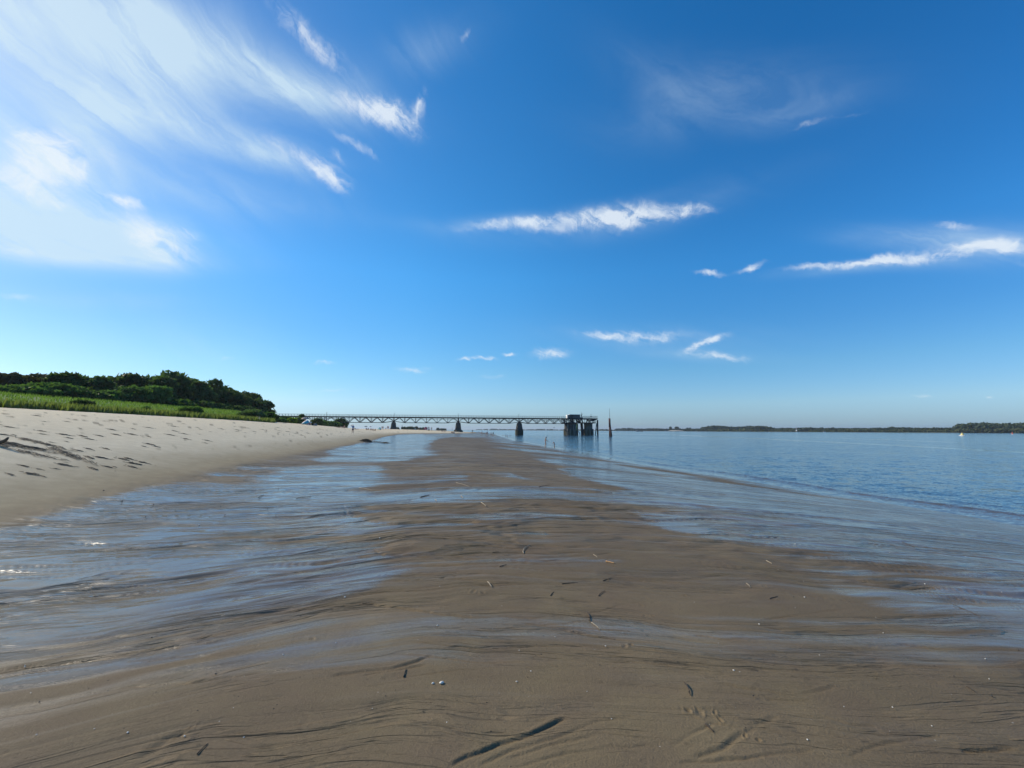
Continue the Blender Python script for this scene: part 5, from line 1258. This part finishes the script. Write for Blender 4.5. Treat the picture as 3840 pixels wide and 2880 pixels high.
MB().lathe([(1.2*s_, 0), (1.2*s_, 1.4*s_), (1.5*s_, 1.5*s_), (0, 2.8*s_)], 12, (0, 0, 13.7*s_)).build('lantern', material('red_lantern', color=(.35, .05, .04), rough=.5), t, True)
# gull
g0 = at(2078, dist=190, z=H+ (1612.5-1604.5)/F*190); t = thing('gull', 'dark gull with raised wings flying low over the river left of the pier head', 'bird', g0, R(60))
def bird():
    V = [(0, -.22, 0), (0, .25, 0), (.0, -.05, .06)]
    b = MB(); b.tube([(0, -.30, 0), (0, -.15, .01), (0, .05, .02), (0, .2, .03), (0, .29, .02)], [.01, .05, .065, .04, .01], 8); o = b.build('body', M_rail, t, True)
    for s_ in (-1, 1):
        w_ = MB(); P = [(.04*s_, .10, .03), (.04*s_, -.08, .03), (.28*s_, .13, .28), (.28*s_, -.04, .28), (.62*s_, -.02, .42), (.62*s_, -.06, .42)]
        w_.add([(x, y, z) for x, y, z in P]+[(x, y, z+.012) for x, y, z in P], [(0, 2, 3, 1), (2, 4, 5, 3), (6, 7, 9, 8), (8, 9, 11, 10), (0, 1, 7, 6), (4, 10, 11, 5), (0, 6, 8, 2), (2, 8, 10, 4), (1, 3, 9, 7), (3, 5, 11, 9)]).build('wing', M_rail, t)
bird()
# ================================================================ beach litter
M_stick = material('dark_twig', color=(.045, .032, .022), rough=.8, var=.4, vscale=30)
M_stickp = material('pale_reed', color=(.36, .30, .22), rough=.8, var=.2, vscale=30)
M_chip = material('orange_wood', color=(.50, .27, .11), rough=.7, var=.3, vscale=30)
M_weed = material('seaweed', color=(.10, .08, .055), rough=.85, var=.5, vscale=9)
M_shell = material('shell', color=(.72, .68, .60), rough=.4, var=.12, vscale=60)
M_stone = material('dark_stone', color=(.04, .036, .032), rough=.6, var=.3, vscale=60)
def gpt(px, py):
    x, y, z = G(px, py); return Vector((x, y, z)), y
def stick(x0, y0, x1, y1, r, mat, label, twigs=0, bend=.06, name='stick'):
    """a piece of wood from one 2212-wide photo pixel to another, lying on the sand"""
    a, d = gpt(x0*K, y0*K); b_, _ = gpt(x1*K, y1*K); r = r*.45; rs = random.Random(int(x0*7+y0)); L = (b_-a).length; dr = (b_-a).normalized(); sdv = Vector((-dr.y, dr.x, 0))
    t = thing(name, label, 'driftwood' if name != 'reed' else 'reed', a); P = []; Rr = []; n = 8
    for i in range(n):
        q = i/(n-1); P.append(dr*L*q+sdv*math.sin(q*3.0+rs.random())*bend*L+Vector((0, 0, r*.75+.002*rs.random()))); Rr.append(r*(1-.45*q)*rs.uniform(.85, 1.15))
    MB().tube(P, Rr, 7).build('stem', mat, t, True)
    for k in range(twigs):
        i = rs.randint(2, 6); e = P[i]+(sdv*rs.choice((-1, 1))*.5+dr*.6)*L*.22+Vector((0, 0, r)); MB().tube([P[i], (P[i]+e)/2+Vector((0, 0, .003)), e], [r*.5, r*.4, r*.2], 5).build('twig', mat, t, True)
    return t
stick(427, 1631, 449, 1608, .008, M_stick, 'thin straight dark stick beside the curved scour at the lower left')
stick(872, 1465, 877, 1447, .010, M_stick, 'short dark stick pointing away from the camera, left of the two white shells', 0, .02)
stick(1268, 1325, 1276, 1345, .013, M_stick, 'thick dark end of wood lodged in the sand above the forked twig', 1)
stick(1276, 1346, 1298, 1362, .007, M_stickp, 'forked pale twig pointing down right from the lodged piece of wood', 2)
stick(1134, 1197, 1142, 1178, .014, M_stickp, 'bent pale branch in the middle of the flat', 0, .10)
stick(1281, 1199, 1291, 1206, .009, M_stickp, 'small pale twig left of the orange wood chip')
stick(1309, 1214, 1328, 1218, .018, M_chip, 'bright orange brown wood chip on the right of the flat', 0, .02, 'wood_chip')
stick(984, 1043, 1016, 1052, .016, M_stickp, 'long pale reed in the blue streaks at the centre', 0, .04, 'reed')
stick(776, 1054, 806, 1060, .014, M_stickp, 'pale reed left of centre beside the water channel', 0, .04, 'reed')
stick(909, 1075, 927, 1070, .022, M_stick, 'stubby dark stick above the first drained patch')
stick(995, 1071, 1001, 1077, .015, M_stickp, 'tiny pale reed right of the stubby dark stick', 0, .02, 'reed')
stick(1037, 1086, 1050, 1095, .017, M_stickp, 'pale twig in the second water streak')
stick(1166, 1052, 1188, 1048, .014, M_stick, 'dark twig lying in the blue streaks right of centre')
stick(939, 1079, 944, 1085, .012, M_stickp, 'very small pale twig below the stubby dark stick')
stick(1052, 1258, 1062, 1270, .011, M_stickp, 'pale brown stick near the centre footprints')
stick(1214, 1262, 1248, 1260, .010, M_stick, 'long thin dark stick on the right of the centre mound', 0, .05)
stick(1304, 1256, 1322, 1250, .010, M_stick, 'dark stick right of the long thin one, tilted up')
stick(1294, 1289, 1306, 1277, .008, M_stick, 'dark curved twig below the tilted stick', 1)
stick(1080, 1226, 1094, 1221, .012, M_stick, 'short thick dark stick above the centre mound')
stick(1064, 1195, 1078, 1193, .010, M_stick, 'small dark twig left of the bent pale branch')
stick(1478, 1478, 1492, 1504, .010, M_stick, 'dark stub with a hooked end in the scoured bay at the right', 1)
stick(1524, 1570, 1542, 1586, .011, M_stick, 'dark wood splinter at the lower right below the footprints', 0, .02, 'wood_chip')
stick(2088, 1486, 2106, 1496, .007, M_stick, 'dark twig at the far right of the foreground')
stick(1664, 1296, 1680, 1290, .008, M_stick, 'small hooked twig on the right drained sand', 1)
stick(1948, 1172, 1976, 1184, .012, M_stick, 'thin dark stick in the blue film near the river')
stick(2058, 1308, 2120, 1334, .006, M_stick, 'long hair thin dark stalk at the right edge of the film', 0, .03)
stick(1612, 1262, 1622, 1270, .008, M_stickp, 'little pale twig at the border of the right film')
stick(1655, 1212, 1668, 1219, .010, M_stickp, 'white bleached twig in the right film', 0, .03)
stick(640, 1077, 672, 1073, .016, M_stick, 'dark straight stick in the left channel')
stick(560, 1076, 568, 1070, .02, M_stick, 'small dark stump in the left channel')
stick(1190, 1288, 1196, 1280, .008, M_stick, 'tiny dark twig left of the centre right paw prints')
# shells and stones
def lump_mesh(name, n, seed, fl):
    b = MB(); rs = random.Random(seed); prof = [(0, -.25), (.32, -.22), (.5, 0), (.40, .22), (.18, .34), (0, .36)]
    V = []; m_ = 9
    for i, (r, z) in enumerate(prof):
        for k in range(m_): a = 2*math.pi*k/m_; j = 1+.18*rs.uniform(-1, 1); V.append((r*j*math.cos(a), r*j*math.sin(a)*.75, z*fl))
    Fc = [(i*m_+k, i*m_+(k+1) % m_, (i+1)*m_+(k+1) % m_, (i+1)*m_+k) for i in range(5) for k in range(m_)]
    me = bpy.data.meshes.new(name); me.from_pydata(V, [], Fc); me.polygons.foreach_set('use_smooth', [True]*len(Fc)); return me
ME_sh = [lump_mesh('shell', 9, k, .8) for k in range(3)]; ME_st = [lump_mesh('stone', 9, 10+k, 1.1) for k in range(4)]
for m_ in ME_sh: m_.materials.append(M_shell)
for m_ in ME_st: m_.materials.append(M_stone)
def lump(name, me, px, py, size, label, cat, group=None):
    p, d = gpt(px*K, py*K); o = bpy.data.objects.new(name, me); COL.objects.link(o); o.location = p+Vector((0, 0, size*.2)); o.scale = (size, size, size)
    o.rotation_euler = (0, 0, rnd.uniform(0, 6.28)); tag(o, label, cat, group); return o
for k, (px, py, sz, lb) in enumerate([(954, 1477, .030, 'larger of the two white shells side by side in the lower centre'), (935, 1480, .020, 'smaller of the two white shells side by side in the lower centre'),
    (945, 1353, .017, 'small round white shell alone above the scoured rills at the centre'), (745, 1291, .022, 'white shell left of the serrated rill, centre left'), (1640, 1350, .015, 'tiny white shell in the right braided rills'),
    (1718, 1176, .02, 'pale shell on the right film, nearest the drained sand'), (1585, 1450, .014, 'tiny white shell at the upper edge of the right foreground'), (1116, 1476, .013, 'tiny white shell right of the pair in the lower centre'),
    (398, 1596, .012, 'tiny white shell in the curved scour'), (275, 1588, .013, 'tiny white shell near the lower left ridge'), (820, 1163, .03, 'white shell by the first paw prints'), (1998, 1262, .018, 'white speck of shell in the far right film'),
    (430, 1135, .03, 'glistening shell in the left channel'), (1738, 1292, .018, 'pale shell on the drained right slope')]): lump('shell', ME_sh[k % 3], px, py, sz, lb, 'shell')
rs = random.Random(77)
for k in range(60):
    a = rs.random()
    if a < .55: px = rs.uniform(200, 800); py = rs.uniform(965, 1230); 
    else: px = rs.uniform(0, 2200); py = rs.uniform(1230, 1600)
    sz = rs.uniform(.010, .022)*(1.6 if py < 1150 else .6)
    lump('pebble', ME_st[k % 4], px, py, sz, 'small dark pebble on the wet sand flat', 'pebble', 'dark pebbles scattered over the wet flat')
for k in range(46):
    px = rs.uniform(0, 2200); py = rs.uniform(1180, 1620)
    lump('shell_fragment', ME_sh[k % 3], px, py, rs.uniform(.006, .012), 'tiny pale shell fragment on the wet sand', 'shell', 'pale shell fragments scattered over the wet sand')
# seaweed
def weed_mesh(L, W_, Hh, n, seed, strand=.012):
    rs = random.Random(seed); b = MB()
    b.tube([(L*(q-.5)*.8, W_*.15*math.sin(q*9+seed), strand*.6) for q in (0, .2, .4, .6, .8, 1)], strand*.7, 4)
    for k in range(n):
        x = rs.gauss(0, L*.28); y = rs.gauss(0, W_*.25); a = rs.gauss(0, .5); l = rs.uniform(.15, .4)*min(L, 1.2); z0 = max(0, Hh*(1-(x/L*2)**2)*(1-(y/W_*2)**2))*rs.random()
        P = [(x+math.cos(a+rs.uniform(-.4, .4))*l*(q-.5), y+math.sin(a)*l*(q-.5)*.6, z0+.004+.3*strand*rs.random()+.25*l*math.sin(q*3.14)*rs.uniform(0, .35)) for q in (0, .33, .66, 1)]
        b.tube(P, [strand*.5, strand, strand, strand*.4], 4, True, .6)
    me = bpy.data.meshes.new('seaweed'); me.from_pydata(b.v, [], b.f); me.materials.append(M_weed); return me
def weed(name, px, py, me, label, rz=0.0, sc=1.0, group=None):
    p, d = gpt(px, py); o = bpy.data.objects.new(name, me); COL.objects.link(o); o.location = p+Vector((0, 0, .006)); o.rotation_euler = ground_rot(p.x, p.y, rz); o.scale = (sc,)*3; tag(o, label, 'seaweed', group); return o
weed('seaweed_pile', 40, 1668, weed_mesh(2.8, .5, .05, 190, 1, .010), 'broad brown pile of seaweed on the dry sand at the left edge', .1)
weed('seaweed_pile', 150, 1662, weed_mesh(2.2, .3, .03, 90, 2, .010), 'narrow arm of seaweed reaching right from the broad pile at the left edge', -.15)
weed('seaweed_pile', 250, 1703, weed_mesh(2.6, .35, .03, 140, 3, .010), 'thin line of seaweed trailing down right from the broad pile', -.35)
weed('seaweed_pile', 110, 1700, weed_mesh(2.4, .4, .02, 60, 7, .009), 'loose seaweed scattered just below the broad pile at the left edge', 0)
weed('seaweed_pile', 1372, 1657, weed_mesh(1.6, 1.0, .42, 420, 4, .03), 'tall dark heap of seaweed where the channel meets the dry sand', 0)
weed('seaweed_pile', 1404, 1658, weed_mesh(2.4, .5, .08, 120, 5, .03), 'low strand of seaweed running right from the tall dark heap into the channel', 0)
weed('seaweed_pile', 1445, 1662, weed_mesh(.9, .5, .15, 80, 6, .03), 'small black clump of seaweed in the channel right of the strand', 0)
MW = [weed_mesh(.55, .16, .03, 26, 20+k, .013) for k in range(5)]
SP_ = [(241, 1631), (312, 1637), (374, 1635), (437, 1631), (492, 1629), (160, 1629), (52, 1632), (250, 1657), (336, 1685), (396, 1683), (540, 1675), (588, 1676), (90, 1749), (149, 1761), (209, 1759), (241, 1745), (350, 1759), (404, 1752),
       (431, 1752), (461, 1723), (483, 1721), (504, 1740), (521, 1742), (540, 1736), (494, 1751), (380, 1718), (336, 1717), (38, 1780), (128, 1781), (1041, 1604), (1145, 1601), (1118, 1624), (1130, 1630), (1155, 1625), (1015, 1608), (1048, 1616),
       (1075, 1619), (140, 1560), (690, 1590), (830, 1609), (750, 1610), (790, 1620), (640, 1632), (700, 1647), (770, 1662), (655, 1617), (500, 1609), (560, 1605), (930, 1606), (985, 1612), (880, 1600), (300, 1607), (420, 1612), (20, 1632)]
r2 = random.Random(5)
for _ in range(30): SP_.append((r2.uniform(0, 1200), None))
k = 0
for px, py in SP_:
    if py is None: py = 1540+px*.055+r2.uniform(15, 175)*(1-px/1500)
    weed('seaweed_clump', px, py, MW[k % 5], 'small dark clump of dried seaweed on the dry beach', r2.uniform(-.3, .3), r2.uniform(.35, .95), 'dried seaweed clumps dotted over the dry beach'); k += 1
# big drift root poking in from the left edge
a, d = gpt(-30, 1668); s_ = d/F; t = thing('drift_root', 'dark curved driftwood root sticking up at the left edge of the dry sand', 'driftwood', a)
MB().tube([(0, 0, 4*s_), (22*s_, 0, 7*s_), (40*s_, 0, 12*s_), (50*s_, 0, 19*s_), (56*s_, 0, 27*s_)], [9*s_, 8*s_, 6.5*s_, 5*s_, 3*s_], 10).build('stem', M_wood, t, True)
MB().tube([(18*s_, 0, 7*s_), (10*s_, -10*s_, 14*s_), (2*s_, -12*s_, 18*s_)], [4*s_, 3*s_, 1.5*s_], 8).build('branch', M_wood, t, True)
# ================================================================ summer haze
def haze_fn(w, p, out):
    w.t.nodes.remove(p); v = w.n('ShaderNodeVolumePrincipled'); v.inputs['Color'].default_value = (.78, .87, 1.0, 1); v.inputs['Density'].default_value = HAZE_D
    v.inputs['Anisotropy'].default_value = .3; w.lk(v.outputs[0], out.inputs['Volume'])
HAZE_D = .0001
if HAZE_D:
    b = MB().box((0, 2000, 25), (16000, 16000, 62)); hz = b.build('haze', material('haze', haze_fn)); tag(hz, 'thin summer haze over the river', 'haze', None, 'stuff')
